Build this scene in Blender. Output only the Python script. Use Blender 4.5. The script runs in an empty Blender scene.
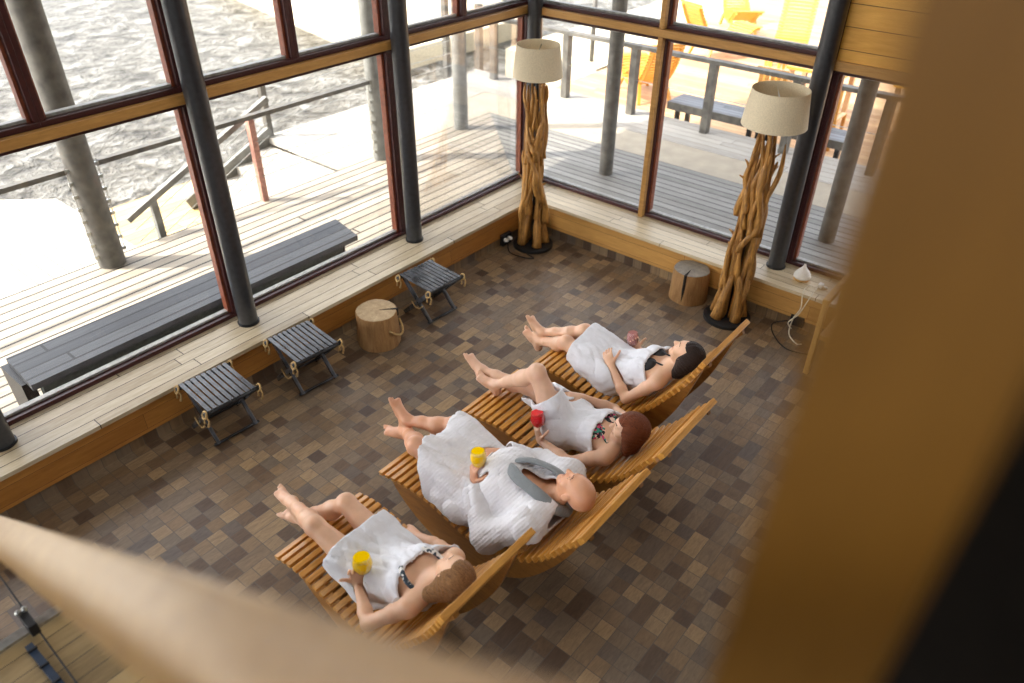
import bpy, math, random
import numpy as np
from mathutils import Vector, Matrix
random.seed(7)
S = bpy.context.scene
COL = S.collection
V = Vector
PI = math.pi

# ---------------------------------------------------------------- helpers
def lin(c):
    return tuple(((x/255)/12.92 if x/255 <= .04045 else ((x/255+.055)/1.055)**2.4) for x in c) + (1,)

class MB:
    """collects shapes into one mesh"""
    def __init__(s): s.v = []; s.f = []
    def add(s, vs, fs):
        n = len(s.v); s.v += [tuple(v) for v in vs]; s.f += [tuple(i+n for i in f) for f in fs]; return s
    def box(s, c, d, M=None):
        c = V(c); h = V(d)/2; vs = []
        for z in (-1, 1):
            for x, y in ((-1,-1),(1,-1),(1,1),(-1,1)):
                p = V((x*h.x, y*h.y, z*h.z))
                vs.append((M @ p if M else p)+c)
        return s.add(vs, [(3,2,1,0),(4,5,6,7),(0,1,5,4),(1,2,6,5),(2,3,7,6),(3,0,4,7)])
    def b(s, x0, x1, y0, y1, z0, z1):
        return s.box(((x0+x1)/2,(y0+y1)/2,(z0+z1)/2), (abs(x1-x0),abs(y1-y0),abs(z1-z0)))
    def bar(s, a, b, w, h, up=(0,0,1)):
        a = V(a); b = V(b); d = b-a; L = d.length; d = d/L; u = V(up)
        sd = d.cross(u)
        if sd.length < 1e-3: sd = d.cross(V((0,1,0)))
        sd.normalize(); u = sd.cross(d)
        M = Matrix((sd, d, u)).transposed()
        return s.box((a+b)/2, (w, L, h), M)
    def tube(s, pts, r, n=10, caps=True, fl=None):
        pts = [V(p) for p in pts]; m = len(pts)
        rs = r if isinstance(r, (list, tuple)) else [r]*m
        t0 = (pts[1]-pts[0]).normalized()
        a = t0.cross(V((0,0,1)))
        if a.length < .1: a = t0.cross(V((1,0,0)))
        a.normalize(); vs = []
        for i, p in enumerate(pts):
            t = (pts[min(i+1,m-1)]-pts[max(i-1,0)]).normalized()
            a = (a - t*a.dot(t)).normalized(); b = t.cross(a)
            for k in range(n):
                q = 2*PI*k/n; rr = rs[i]
                if fl: rr *= fl(i, k)
                vs.append(p+(a*math.cos(q)+b*math.sin(q))*rr)
        fs = [(i*n+k, i*n+(k+1)%n, (i+1)*n+(k+1)%n, (i+1)*n+k) for i in range(m-1) for k in range(n)]
        if caps: fs += [tuple(range(n-1,-1,-1)), tuple(range((m-1)*n, m*n))]
        return s.add(vs, fs)
    def lathe(s, prof, c=(0,0,0), n=32, M=None, closed=False):
        c = V(c); vs = []
        for r, z in prof:
            for k in range(n):
                p = V((r*math.cos(2*PI*k/n), r*math.sin(2*PI*k/n), z))
                vs.append((M @ p if M else p)+c)
        m = len(prof)
        fs = [(i*n+k, i*n+(k+1)%n, (i+1)*n+(k+1)%n, (i+1)*n+k) for i in range(m-1) for k in range(n)]
        if prof[0][0] > 1e-4 and not closed: fs.append(tuple(range(n-1,-1,-1)))
        if prof[-1][0] > 1e-4 and not closed: fs.append(tuple(range((m-1)*n, m*n)))
        if closed: fs += [((m-1)*n+k, (m-1)*n+(k+1)%n, (k+1)%n, k) for k in range(n)]
        return s.add(vs, fs)
    def prism(s, poly, ax, t0, t1):
        """extrude 2D poly along axis ax (0:x -> poly is (y,z), 2:z -> poly is (x,y))"""
        n = len(poly); vs = []
        for t in (t0, t1):
            for a, b in poly:
                vs.append((t,a,b) if ax == 0 else (a,t,b) if ax == 1 else (a,b,t))
        fs = [(i, (i+1)%n, n+(i+1)%n, n+i) for i in range(n)]
        return s.add(vs, fs+[tuple(range(n-1,-1,-1)), tuple(range(n,2*n))])
    def build(s, name, mat, parent=None, smooth=False, bevel=0, loc=None):
        me = bpy.data.meshes.new(name); me.from_pydata(s.v, [], s.f); me.update()
        return link(name, me, mat, parent, smooth, bevel, loc)

def link(name, me, mat, parent=None, smooth=False, bevel=0, loc=None):
    import bmesh
    bm = bmesh.new(); bm.from_mesh(me); bmesh.ops.recalc_face_normals(bm, faces=bm.faces)
    if loc is not None: bmesh.ops.translate(bm, verts=bm.verts, vec=-V(loc))
    bm.to_mesh(me); bm.free()
    o = bpy.data.objects.new(name, me); COL.objects.link(o)
    if loc is not None: o.location = loc
    if mat: me.materials.append(mat)
    if parent:
        o.parent = parent
        pw = parent.location if parent.parent is None else parent.location+parent.parent.location
        if loc is None: me.transform(Matrix.Translation(-pw))
        else: o.location = V(loc)-pw
    if smooth:
        me.polygons.foreach_set('use_smooth', [True]*len(me.polygons))
        if smooth != 1:
            m = o.modifiers.new('n', 'EDGE_SPLIT'); m.split_angle = math.radians(smooth)
    if bevel:
        m = o.modifiers.new('b', 'BEVEL'); m.width = bevel; m.segments = 2; m.limit_method = 'ANGLE'
    return o

def tag(o, label=None, cat=None, group=None, kind=None):
    if label: o['label'] = label
    if cat: o['category'] = cat
    if group: o['group'] = group
    if kind: o['kind'] = kind
    return o
def thing(name, loc, label, cat, group=None):
    o = bpy.data.objects.new(name, None); COL.objects.link(o); o.location = loc; o.empty_display_size = .1
    return tag(o, label, cat, group)
def struct(o): return tag(o, kind='structure')

# ---------------------------------------------------------------- materials
class NT:
    def __init__(s, name):
        s.m = bpy.data.materials.new(name); s.m.use_nodes = True; s.t = s.m.node_tree
        s.b = s.t.nodes['Principled BSDF']; s.out = s.t.nodes['Material Output']
    def n(s, typ, **k):
        nd = s.t.nodes.new('ShaderNode'+typ)
        for a, b in k.items():
            if hasattr(nd, a): setattr(nd, a, b)
        return nd
    def L(s, a, b): s.t.links.new(a, b)
    def inp(s, nd, key, v):
        i = nd.inputs[key]
        if hasattr(v, 'is_output') or isinstance(v, bpy.types.NodeSocket): s.L(v, i)
        else: i.default_value = v
    def math(s, op, a, b=0., c=None):
        nd = s.n('Math', operation=op); s.inp(nd, 0, a); s.inp(nd, 1, b)
        if c is not None: s.inp(nd, 2, c)
        return nd.outputs[0]
    def pos(s, kind='pos', scale=(1,1,1)):
        if kind == 'pos': src = s.n('NewGeometry').outputs['Position']
        else: src = s.n('TexCoord').outputs['Object']
        mp = s.n('Mapping'); s.L(src, mp.inputs[0]); mp.inputs['Scale'].default_value = scale
        return mp.outputs[0]
    def noise(s, vec, scale=5, detail=4, rough=.5, dist=0.):
        nd = s.n('TexNoise'); s.L(vec, nd.inputs['Vector']); nd.inputs['Scale'].default_value = scale
        nd.inputs['Detail'].default_value = detail; nd.inputs['Roughness'].default_value = rough
        nd.inputs['Distortion'].default_value = dist
        return nd.outputs['Fac']
    def ramp(s, fac, stops, interp='LINEAR'):
        nd = s.n('ValToRGB'); s.L(fac, nd.inputs[0]); cr = nd.color_ramp; cr.interpolation = interp
        while len(cr.elements) < len(stops): cr.elements.new(.5)
        for e, (p, c) in zip(cr.elements, stops): e.position = p; e.color = lin(c) if len(c) == 3 else c
        return nd.outputs[0]
    def mix(s, f, a, b, mode='MIX'):
        nd = s.n('Mix', data_type='RGBA', blend_type=mode); s.inp(nd, 0, f); s.inp(nd, 6, a); s.inp(nd, 7, b)
        return nd.outputs[2]
    def sep(s, v):
        nd = s.n('SeparateXYZ'); s.L(v, nd.inputs[0]); return nd.outputs
    def comb(s, x, y, z=0.):
        nd = s.n('CombineXYZ'); s.inp(nd, 0, x); s.inp(nd, 1, y); s.inp(nd, 2, z); return nd.outputs[0]
    def white(s, v):
        nd = s.n('TexWhiteNoise', noise_dimensions='3D'); s.L(v, nd.inputs['Vector']); return nd.outputs['Value']
    def bump(s, h, st=.3, dist=.01):
        nd = s.n('Bump'); s.L(h, nd.inputs['Height']); nd.inputs['Strength'].default_value = st
        nd.inputs['Distance'].default_value = dist; s.L(nd.outputs[0], s.b.inputs['Normal'])
    def fin(s, col=None, rough=.5, metal=0., spec=None, coat=0.):
        if col is not None: s.inp(s.b, 'Base Color', col if isinstance(col, bpy.types.NodeSocket) else lin(col))
        s.inp(s.b, 'Roughness', rough); s.b.inputs['Metallic'].default_value = metal
        if spec is not None: s.b.inputs['Specular IOR Level'].default_value = spec
        if coat: s.b.inputs['Coat Weight'].default_value = coat; s.b.inputs['Coat Roughness'].default_value = .15
        return s.m

def plain(name, col, rough=.5, metal=0., var=.12, scale=30, **k):
    t = NT(name); p = t.pos('obj'); f = t.noise(p, scale, 3)
    c2 = tuple(max(0, x*(1-var)) for x in col); c1 = tuple(min(255, x*(1+var)) for x in col)
    t.bump(f, .08, .002)
    return t.fin(t.ramp(f, [(.3, c2), (.7, c1)]), rough, metal, **k)

def wood(name, cols, grain=(1,1,12), rough=.45, kind='obj', plank=None, pdir=0, gap=.004, gapcol=(30,20,12), coat=0., plen=2.2, pvar=.25, bump=.15):
    """cols: dark, light; grain: scale per axis (small along the fibre); plank width across axis pdir"""
    t = NT(name); p = t.pos(kind, grain); f = t.noise(p, 4, 6, .6, .6); g = t.noise(p, 22, 3, .6)
    fac = t.math('ADD', t.math('MULTIPLY', f, .7), t.math('MULTIPLY', g, .3))
    if plank:
        q = t.pos(kind); xyz = t.sep(q); ac = xyz[pdir[0]]; al = xyz[pdir[1]]
        u = t.math('DIVIDE', ac, plank); row = t.math('FLOOR', u)
        r0 = t.white(t.comb(row, 3.3, 1.7))
        w = t.math('ADD', t.math('DIVIDE', al, plen), t.math('MULTIPLY', r0, 7.0)); cell = t.math('FLOOR', w)
        rnd = t.white(t.comb(row, cell, .5))
        fac = t.math('ADD', fac, t.math('MULTIPLY', t.math('SUBTRACT', rnd, .5), pvar*2))
        fr = t.math('FRACT', u); e = t.math('MINIMUM', fr, t.math('SUBTRACT', 1.0, fr))
        e = t.math('MULTIPLY', e, plank)
        fr2 = t.math('FRACT', w); e2 = t.math('MULTIPLY', t.math('MINIMUM', fr2, t.math('SUBTRACT', 1.0, fr2)), plen)
        e = t.math('MINIMUM', e, e2)
        gm = t.math('LESS_THAN', e, gap/2)
        col = t.ramp(fac, [(.25, cols[0]), (.75, cols[1])])
        col = t.mix(gm, col, lin(gapcol))
        h = t.math('SUBTRACT', t.math('MULTIPLY', fac, .2), gm)
        t.bump(h, .5, .004)
    else:
        col = t.ramp(fac, [(.3, cols[0]), (.7, cols[1])]); t.bump(fac, bump, .004)
    return t.fin(col, rough, coat=coat)

def mat_floor():
    t = NT('floor_tile'); p = t.pos('pos'); x, y, z = t.sep(p)[:3]
    T = .1
    v = t.math('DIVIDE', y, T); row = t.math('FLOOR', v)
    off = t.white(t.comb(row, 5.1, 2.2)); off = t.math('MULTIPLY', t.math('GREATER_THAN', off, .8), .5)
    u = t.math('ADD', t.math('DIVIDE', x, T), off); c1 = t.math('FLOOR', u)
    c2 = t.math('FLOOR', t.math('DIVIDE', c1, 2.0))
    big = t.math('GREATER_THAN', t.white(t.comb(c2, row, 9.)), .74)
    c3 = t.math('ADD', t.math('MULTIPLY', c2, 2.0), .25)
    cid = t.math('ADD', t.math('MULTIPLY', big, c3), t.math('MULTIPLY', t.math('SUBTRACT', 1.0, big), c1))
    rnd = t.white(t.comb(cid, row, .0)); rn2 = t.white(t.comb(cid, row, 4.0))
    fu = t.math('FRACT', u); eu = t.math('MINIMUM', fu, t.math('SUBTRACT', 1.0, fu))
    f2 = t.math('FRACT', t.math('DIVIDE', u, 2.0)); e2 = t.math('MULTIPLY', t.math('MINIMUM', f2, t.math('SUBTRACT', 1.0, f2)), 2.0)
    eu = t.math('ADD', t.math('MULTIPLY', big, e2), t.math('MULTIPLY', t.math('SUBTRACT', 1.0, big), eu))
    fv = t.math('FRACT', v); ev = t.math('MINIMUM', fv, t.math('SUBTRACT', 1.0, fv))
    e = t.math('MINIMUM', eu, ev); g = t.math('LESS_THAN', e, .022)
    pg = t.comb(t.math('ADD', t.math('MULTIPLY', x, 6.), t.math('MULTIPLY', rnd, 90.)), t.math('MULTIPLY', y, 28.), rn2)
    gr = t.ramp(t.noise(pg, 1.4, 6, .7, 1.6), [(.32,(0,0,0)),(.68,(255,255,255))])
    base = t.ramp(rnd, [(.0, (100,80,64)), (.2, (130,107,82)), (.38, (162,135,100)), (.55, (136,121,104)), (.76, (188,160,120)), (1., (112,101,93))])
    col = t.mix(t.math('MULTIPLY', gr, 1.0), base, t.mix(.42, base, lin((52,42,38)), 'MIX'))
    big_n = t.noise(p, .9, 2)
    col = t.mix(.35, col, t.ramp(big_n, [(.3, (90,76,66)), (.7, (150,132,104))]), 'OVERLAY')
    col = t.mix(g, col, lin((92,82,72)))
    t.bump(t.math('SUBTRACT', t.math('MULTIPLY', gr, .25), g), .5, .003)
    r = t.math('ADD', .3, t.math('MULTIPLY', gr, .25))
    return t.fin(col, r)

def mat_glass(name='window_glass', tint=(1,1,1,1), fr_=.55):
    t = NT(name); t.t.nodes.remove(t.b)
    tr = t.n('BsdfTransparent'); tr.inputs[0].default_value = tint
    gl = t.n('BsdfGlossy'); gl.inputs['Roughness'].default_value = .02
    lw = t.n('LayerWeight'); lw.inputs['Blend'].default_value = .25
    f = t.math('MULTIPLY', lw.outputs['Fresnel'], fr_)
    mx = t.n('MixShader'); t.L(f, mx.inputs[0]); t.L(tr.outputs[0], mx.inputs[1]); t.L(gl.outputs[0], mx.inputs[2])
    t.L(mx.outputs[0], t.out.inputs[0]); return t.m
def mat_liquid(name, col, a=.75):
    t = NT(name); t.b.inputs['Base Color'].default_value = lin(col); t.b.inputs['Roughness'].default_value = .08
    t.b.inputs['Subsurface Weight'].default_value = .0; t.b.inputs['Transmission Weight'].default_value = a*.4
    p = t.pos('obj'); t.bump(t.noise(p, 60, 2), .1, .002)
    return t.m
def mat_water():
    t = NT('lake_water'); p = t.pos('pos', (1.0,1.0,1)); n1 = t.noise(p, 1.6, 6, .62, .8); n2 = t.noise(p, 6, 4, .6)
    h = t.math('ADD', n1, t.math('MULTIPLY', n2, .35))
    col = t.ramp(h, [(.5, (40,34,24)), (.68, (104,100,90)), (.92, (168,166,160))])
    t.bump(h, 1.0, .5)
    return t.fin(col, .35, spec=.14)
def mat_cloth(name, col, waffle=0., s=1.):
    t = NT(name); p = t.pos('obj'); f = t.noise(p, 14*s, 5, .6, .5); g = t.noise(p, 220, 2)
    h = t.math('ADD', t.math('MULTIPLY', f, .8), t.math('MULTIPLY', g, .2))
    c = t.ramp(f, [(.2, tuple(x*.93 for x in col)), (.8, col)])
    if waffle:
        x, y, z = t.sep(p)[:3]
        w = t.math('SINE', t.math('MULTIPLY', t.math('ADD', y, t.math('MULTIPLY', z, .6)), 300.))
        w2 = t.math('SINE', t.math('MULTIPLY', t.math('SUBTRACT', x, t.math('MULTIPLY', z, .2)), 260.))
        h = t.math('ADD', h, t.math('MULTIPLY', t.math('ADD', w, t.math('MULTIPLY', w2, .3)), waffle))
    t.bump(h, .6, .018)
    m = t.fin(c, .9); t.b.inputs['Sheen Weight'].default_value = .3
    return m

M = {}
M['floor'] = mat_floor()
M['glass'] = mat_glass()
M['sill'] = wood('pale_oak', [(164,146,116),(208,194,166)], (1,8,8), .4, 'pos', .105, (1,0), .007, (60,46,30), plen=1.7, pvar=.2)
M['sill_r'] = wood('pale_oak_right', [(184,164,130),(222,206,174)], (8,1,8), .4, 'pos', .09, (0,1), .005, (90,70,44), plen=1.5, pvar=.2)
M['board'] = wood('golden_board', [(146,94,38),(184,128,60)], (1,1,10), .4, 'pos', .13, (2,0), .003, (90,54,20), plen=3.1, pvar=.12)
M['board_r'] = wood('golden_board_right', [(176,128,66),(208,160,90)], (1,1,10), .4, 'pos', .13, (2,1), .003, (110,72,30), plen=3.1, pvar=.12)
M['gold'] = wood('gold_beam', [(160,116,60),(196,150,84)], (1,1,9), .4, 'pos')
M['panel'] = wood('wall_panelling', [(204,148,54),(232,176,82)], (1,1,9), .45, 'pos', .16, (2,1), .006, (110,74,26), plen=8., pvar=.1)
M['interior'] = wood('interior_panelling', [(84,54,26),(112,76,38)], (3,3,9), .5, 'pos', .16, (2,1), .006, (90,60,26), plen=6., pvar=.1)
M['ceil'] = wood('ceiling_boards', [(64,44,26),(88,62,36)], (9,1,3), .5, 'pos', .14, (0,1), .006, (100,70,40), plen=5.)
M['frame'] = plain('maroon_frame', (62,28,28), .35)
M['frame_lit'] = plain('sunlit_frame', (122,66,44), .4)  # maroon frame with the sun on its inner reveals put into the colour
M['frame_g'] = plain('grey_gasket', (150,148,142), .4)
M['column'] = plain('charcoal_steel', (44,46,50), .32, .0, coat=.4)
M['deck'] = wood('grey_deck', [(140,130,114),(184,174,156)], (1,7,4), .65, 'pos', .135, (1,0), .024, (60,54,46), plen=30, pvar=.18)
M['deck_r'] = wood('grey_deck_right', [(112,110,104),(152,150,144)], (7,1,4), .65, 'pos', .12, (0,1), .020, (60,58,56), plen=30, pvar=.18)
M['walk'] = wood('pale_walkway', [(150,144,134),(186,180,168)], (7,1,4), .65, 'pos', .145, (0,1), .008, (96,90,84), plen=3., pvar=.18)
M['conc'] = plain('sandy_concrete', (168,158,140), .9, var=.05, scale=5)
M['terrace'] = wood('brown_terrace', [(164,126,88),(204,168,124)], (7,1,4), .65, 'pos', .145, (0,1), .008, (104,74,48), plen=3., pvar=.22)
M['lower'] = wood('yellow_boards', [(180,150,98),(208,182,130)], (1,7,4), .65, 'pos', .145, (1,0), .010, (140,110,60), plen=3.2)
M['post'] = plain('weathered_post', (126,126,120), .6, var=.12, scale=8)
M['post_d'] = plain('grey_post', (92,89,82), .6, var=.2, scale=8)
M['post_red'] = plain('reddish_post', (176,128,112), .6)
M['steel'] = plain('stainless', (176,176,170), .3, .9)
M['bench'] = wood('charcoal_bench', [(58,60,64),(96,98,102)], (1,9,4), .5, 'pos', .12, (1,0), .02, (22,22,26), plen=9.)
M['bench_p'] = plain('bench_panel', (84,92,88), .5)
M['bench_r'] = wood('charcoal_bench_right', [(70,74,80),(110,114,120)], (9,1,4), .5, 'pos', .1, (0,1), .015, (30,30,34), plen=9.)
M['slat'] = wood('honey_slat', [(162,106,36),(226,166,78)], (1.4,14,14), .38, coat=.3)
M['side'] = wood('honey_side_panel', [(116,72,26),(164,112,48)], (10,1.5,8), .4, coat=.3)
M['slat_out'] = wood('sunny_slat', [(196,134,44),(224,166,66)], (3,12,12), .45)
M['drift'] = wood('driftwood', [(78,46,18),(216,158,78)], (10,10,1.2), .55, bump=.6)
M['shade'] = plain('linen_shade', (220,206,176), .8, var=.05, scale=120)
M['black'] = plain('black_metal', (24,24,26), .45)
M['ebony'] = plain('charcoal_wood', (66,68,72), .26, var=.35, scale=14, coat=.5)
M['rope'] = plain('jute_rope', (176,146,96), .9, scale=80)
M['bark'] = wood('peeled_log', [(126,88,48),(176,136,86)], (9,9,1.2), .7, bump=.5)
M['log_top'] = wood('log_end', [(150,124,88),(196,172,134)], (5,5,1), .7, bump=.3)
M['log_top_g'] = wood('log_end_grey', [(112,104,94),(156,146,130)], (5,5,1), .7, bump=.3)
M['crack'] = plain('log_crack', (36,26,18), .9)
M['white'] = plain('white_plastic', (226,222,214), .35, var=.03)
M['cord'] = plain('cream_cord', (214,204,180), .6)
M['rail'] = wood('handrail_birch', [(160,118,60),(190,150,90)], (8,1.2,8), .35, coat=.4)
M['dpost'] = wood('dark_honey_post', [(122,84,22),(142,100,34)], (9,9,1.2), .5)
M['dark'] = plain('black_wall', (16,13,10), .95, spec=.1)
M['blue'] = plain('dark_blue_steel', (44,58,78), .4)
M['light_wood'] = wood('light_birch', [(196,150,84),(222,180,112)], (6,6,2), .45)
M['toweling'] = mat_cloth('white_towel', (232,234,242))
M['robe'] = mat_cloth('white_waffle_robe', (236,236,242), waffle=.075)
M['water'] = mat_water()
M['land'] = wood('landing_boards', [(128,106,68),(176,150,104)], (1,8,8), .5, 'pos', .09, (1,0), .004, (60,50,34), plen=1.3, pvar=.3)
M['far'] = plain('pale_dock', (206,194,166), .7)

# ---------------------------------------------------------------- room shell
GY, GX = 4.92, 6.24            # glass planes
ZS = .37                       # sill height
ZT0, ZT1 = 2.085, 2.15         # transom
H = 4.6
X0, Y0 = -3.6, -3.6
struct(MB().b(X0-.1, 6.4, Y0-.1, 5.05, -.12, 0).build('floor', M['floor']))
struct(MB().b(X0-.1, 6.4, Y0-.1, 5.05, H, H+.15).build('ceiling', M['ceil']))
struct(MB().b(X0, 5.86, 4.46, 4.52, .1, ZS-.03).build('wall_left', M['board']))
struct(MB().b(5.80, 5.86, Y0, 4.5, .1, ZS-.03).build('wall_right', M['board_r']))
struct(MB().b(X0, 5.88, 4.48, 4.56, 0, .1).build('baseboard_left', M['floor']))
struct(MB().b(5.82, 5.9, Y0, 4.52, 0, .1).build('baseboard_right', M['floor']))
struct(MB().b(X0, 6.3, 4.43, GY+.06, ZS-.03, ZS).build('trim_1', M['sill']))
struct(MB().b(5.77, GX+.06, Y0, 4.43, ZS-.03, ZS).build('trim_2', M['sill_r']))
struct(MB().b(X0, 6.3, 4.6, 4.98, -.3, ZS-.03).build('trim_3', M['frame']))
struct(MB().b(5.95, 6.3, Y0, 4.6, -.3, ZS-.03).build('trim_4', M['frame']))
struct(MB().b(X0, X0+.1, Y0, 5, 0, 1.0).build('wall_far_left', M['interior']))
struct(MB().b(X0, 6.4, Y0, Y0+.1, 0, H).build('wall_back', M['interior']))
# panelled wall over the low window, right of the last column
struct(MB().b(6.16, 6.3, Y0, 1.84, ZT0+.0, H).build('wall_right_panelled', M['panel']))
struct(MB().b(6.13, 6.16, Y0, 1.84, ZT0, ZT0+.07).build('trim_5', M['gold']))

def pane_window(n, axis, a0, a1, z0, z1, plane, gasket=True):
    """framed pane in a wall at fixed 'plane'; axis 0 = runs along x (left wall), 1 = runs along y"""
    fw, d = .034, .05
    def bb(mb, p0, p1, q0, q1, d0, d1):
        if axis == 0: mb.b(p0, p1, d0, d1, q0, q1)
        else: mb.b(d0, d1, p0, p1, q0, q1)
        return mb
    root = bb(MB(), a0, a1, z0, z0+fw, plane-d, plane+d)
    bb(root, a0, a1, z1-fw, z1, plane-d, plane+d)
    bb(root, a0, a0+fw, z0+fw, z1-fw, plane-d, plane+d); bb(root, a1-fw, a1, z0+fw, z1-fw, plane-d, plane+d)
    w = struct(root.build('window_%d' % n, M['frame'], bevel=.004))
    g = MB()
    for (p0, p1, q0, q1) in ((a0+fw, a1-fw, z0+fw, z0+fw+.018), (a0+fw, a1-fw, z1-fw-.018, z1-fw)):
        bb(g, p0, p1, q0, q1, plane+.0, plane+.045)
    g.build('gasket', M['frame_g'], w)
    r = MB(); bb(r, a0+fw, a0+fw+.02, z0+fw, z1-fw, plane-.01, plane+.05); bb(r, a1-fw-.02, a1-fw, z0+fw, z1-fw, plane-.01, plane+.05)
    r.build('sunlit_reveal', M['frame_lit'], w)  # strips painted as the sun-lit inner sides of the frame
    bb(MB(), a0+fw, a1-fw, z0+fw, z1-fw, plane-.004, plane+.004).build('pane', M['glass'], w)
    return w
n = 1
cols_x = [-2.98, -1.15, .68, 2.51, 4.34, 6.2]
for i in range(5):
    a, b = cols_x[i]+.0, cols_x[i+1]-.0
    pane_window(n, 0, a, b, ZS, ZT0, GY); n += 1
    m = (a+b)/2
    pane_window(n, 0, a, m, ZT1, 3.7, GY); n += 1
    pane_window(n, 0, m, b, ZT1, 3.7, GY); n += 1
    pane_window(n, 0, a, b, 3.8, H, GY); n += 1
for a, b in ((3.36, 4.86), (1.84, 3.36)):
    pane_window(n, 1, a, b, ZS, ZT0, GX); n += 1
    pane_window(n, 1, a, b, ZT1, 3.7, GX); n += 1
    pane_window(n, 1, a, b, 3.8, H, GX); n += 1
pane_window(n, 1, .1, 1.84, ZS, ZT0, GX); n += 1
pane_window(n, 1, -1.7, .1, ZS, ZT0, GX); n += 1
struct(MB().b(X0, GX, GY-.06, GY+.04, ZT0, ZT1).build('trim_6', M['frame']))
struct(MB().b(X0, GX-.06, GY-.11, GY-.06, ZT0+.002, ZT0+.068).build('trim_7', M['gold'], bevel=.004))
struct(MB().b(GX-.06, GX+.04, 1.84, GY-.06, ZT0, ZT1).build('trim_8', M['frame']))
struct(MB().b(GX-.11, GX-.06, 1.9, GY-.11, ZT0+.002, ZT0+.068).build('trim_9', M['gold'], bevel=.004))
struct(MB().b(GX-.10, GX-.05, 3.335, 3.385, ZS, ZT0).b(GX-.10, GX-.05, 3.335, 3.385, ZT0+.07, H).build('trim_10', M['gold'], bevel=.004))
struct(MB().b(X0, GX, GY-.06, GY+.04, 3.7, 3.8).build('trim_11', M['frame']))
struct(MB().b(GX-.06, GX+.04, 1.84, GY-.06, 3.7, 3.8).build('trim_12', M['frame']))
labs = {.68: 'charcoal round steel column standing on the sill at the left edge of the photo',
        2.51: 'charcoal round steel column on the long sill behind the middle black stool',
        4.34: 'charcoal round steel column on the long sill behind the black stool right of the log',
        6.12: 'charcoal round steel column in the corner behind the driftwood lamp there'}
for x, lab in labs.items():
    c = thing('steel_column', (x, 4.73, ZS), lab, 'column', 'round columns along the glazing')
    MB().lathe([(.074, 0), (.074, H-ZS)], (x, 4.73, ZS), 28).build('shaft', M['column'], c, smooth=40)
    MB().lathe([(.084, 0), (.084, .012)], (x, 4.73, ZS), 28).build('base_ring', M['black'], c, smooth=40)
c = thing('steel_column', (6.08, 1.9, ZS), 'charcoal round steel column beside the panelled wall and the white diffuser', 'column', 'round columns along the glazing')
MB().lathe([(.074, 0), (.074, H-ZS)], (6.08, 1.9, ZS), 28).build('shaft', M['column'], c, smooth=40)
MB().lathe([(.084, 0), (.084, .012)], (6.08, 1.9, ZS), 28).build('base_ring', M['black'], c, smooth=40)

# ---------------------------------------------------------------- outdoors
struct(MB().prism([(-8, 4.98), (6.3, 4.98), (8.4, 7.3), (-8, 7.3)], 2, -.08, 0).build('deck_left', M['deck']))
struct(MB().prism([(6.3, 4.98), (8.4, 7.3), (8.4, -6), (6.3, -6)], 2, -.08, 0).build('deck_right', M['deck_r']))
struct(MB().b(8.4, 9.1, -6, 7.3, -.08, 0).b(5.62, 9.1, 7.3, 8.0, -.08, 0).build('path', M['conc']))
struct(MB().b(9.1, 9.95, -6, 8.0, -.08, .004).b(5.62, 9.95, 8.0, 8.95, -.08, .004).build('walkway', M['walk']))
struct(MB().b(5.62, 9.95, 8.9, 8.98, -.35, -.0).b(9.9, 9.98, -6, 8.98, -.3, 0).build('kerb', M['walk']))
struct(MB().b(9.98, 13.4, -6, 7.9, -.4, -.3).b(13.4, 24, -6, 8.4, -.4, -.3).build('terrace', M['terrace']))
struct(MB().prism([(-8, 7.3), (2.86, 7.3), (2.86, 9.1), (2.4, 9.6), (-8, 9.6)], 2, -.1, 0).build('platform', M['walk']))
struct(MB().b(2.86, 5.7, 7.35, 9.75, -.7, -.6).build('lower_platform', M['lower']))
struct(MB().b(-40, 60, 7.0, 90, -1.3, -1.2).b(9.9, 60, -60, 7.0, -1.3, -1.2).build('water', M['water']))
st = MB()
for k in range(4): st.b(5.62-.29*(k+1), 5.62-.29*k, 7.36, 8.88, -.7, -.11-.12*k)
struct(st.build('stairs', M['walk']))
for y in (8.92,):
    struct(MB().bar((4.3, y, -.55), (5.7, y, .04), .05, .22).build('trim_13', M['post']))
# posts under the eaves
for x, y, lab, mt in ((2.54, 7.17, 'stout grey round post with wire clips on the deck, left of the photo', 'post_d'),
                  (6.13, 7.2, 'pale grey round post on the deck seen through the second bay', 'post'),
                  (7.63, 7.17, 'pale grey round post at the deck corner beyond the corner window', 'post'),
                  (7.61, 4.71, 'grey round post on the side deck beside the driftwood lamp in the corner', 'post_d'),
                  (7.63, 1.93, 'grey round post on the side deck seen through the low right window', 'post_d')):
    r = .125 if x < 3 else .10 if y > 7 else .085
    p = thing('deck_post', (x, y, 0), lab, 'post', 'round posts on the deck')
    MB().lathe([(r, 0), (r, 4.6)], (x, y, 0), 24).build('shaft', M[mt], p, smooth=40)
    if x < 6.5:
        for sx in (-1, 1):
            MB().tube([(x+sx*(r+.02), y-.03, .1), (x+sx*(r+.02), y-.03, 1.05)], .004, 6).build('wire', M['steel'], p)
            for k in range(8):
                MB().box((x+sx*(r+.012), y-.03, .13+.125*k), (.035, .03, .03)).build('clip', M['steel'], p)
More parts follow.
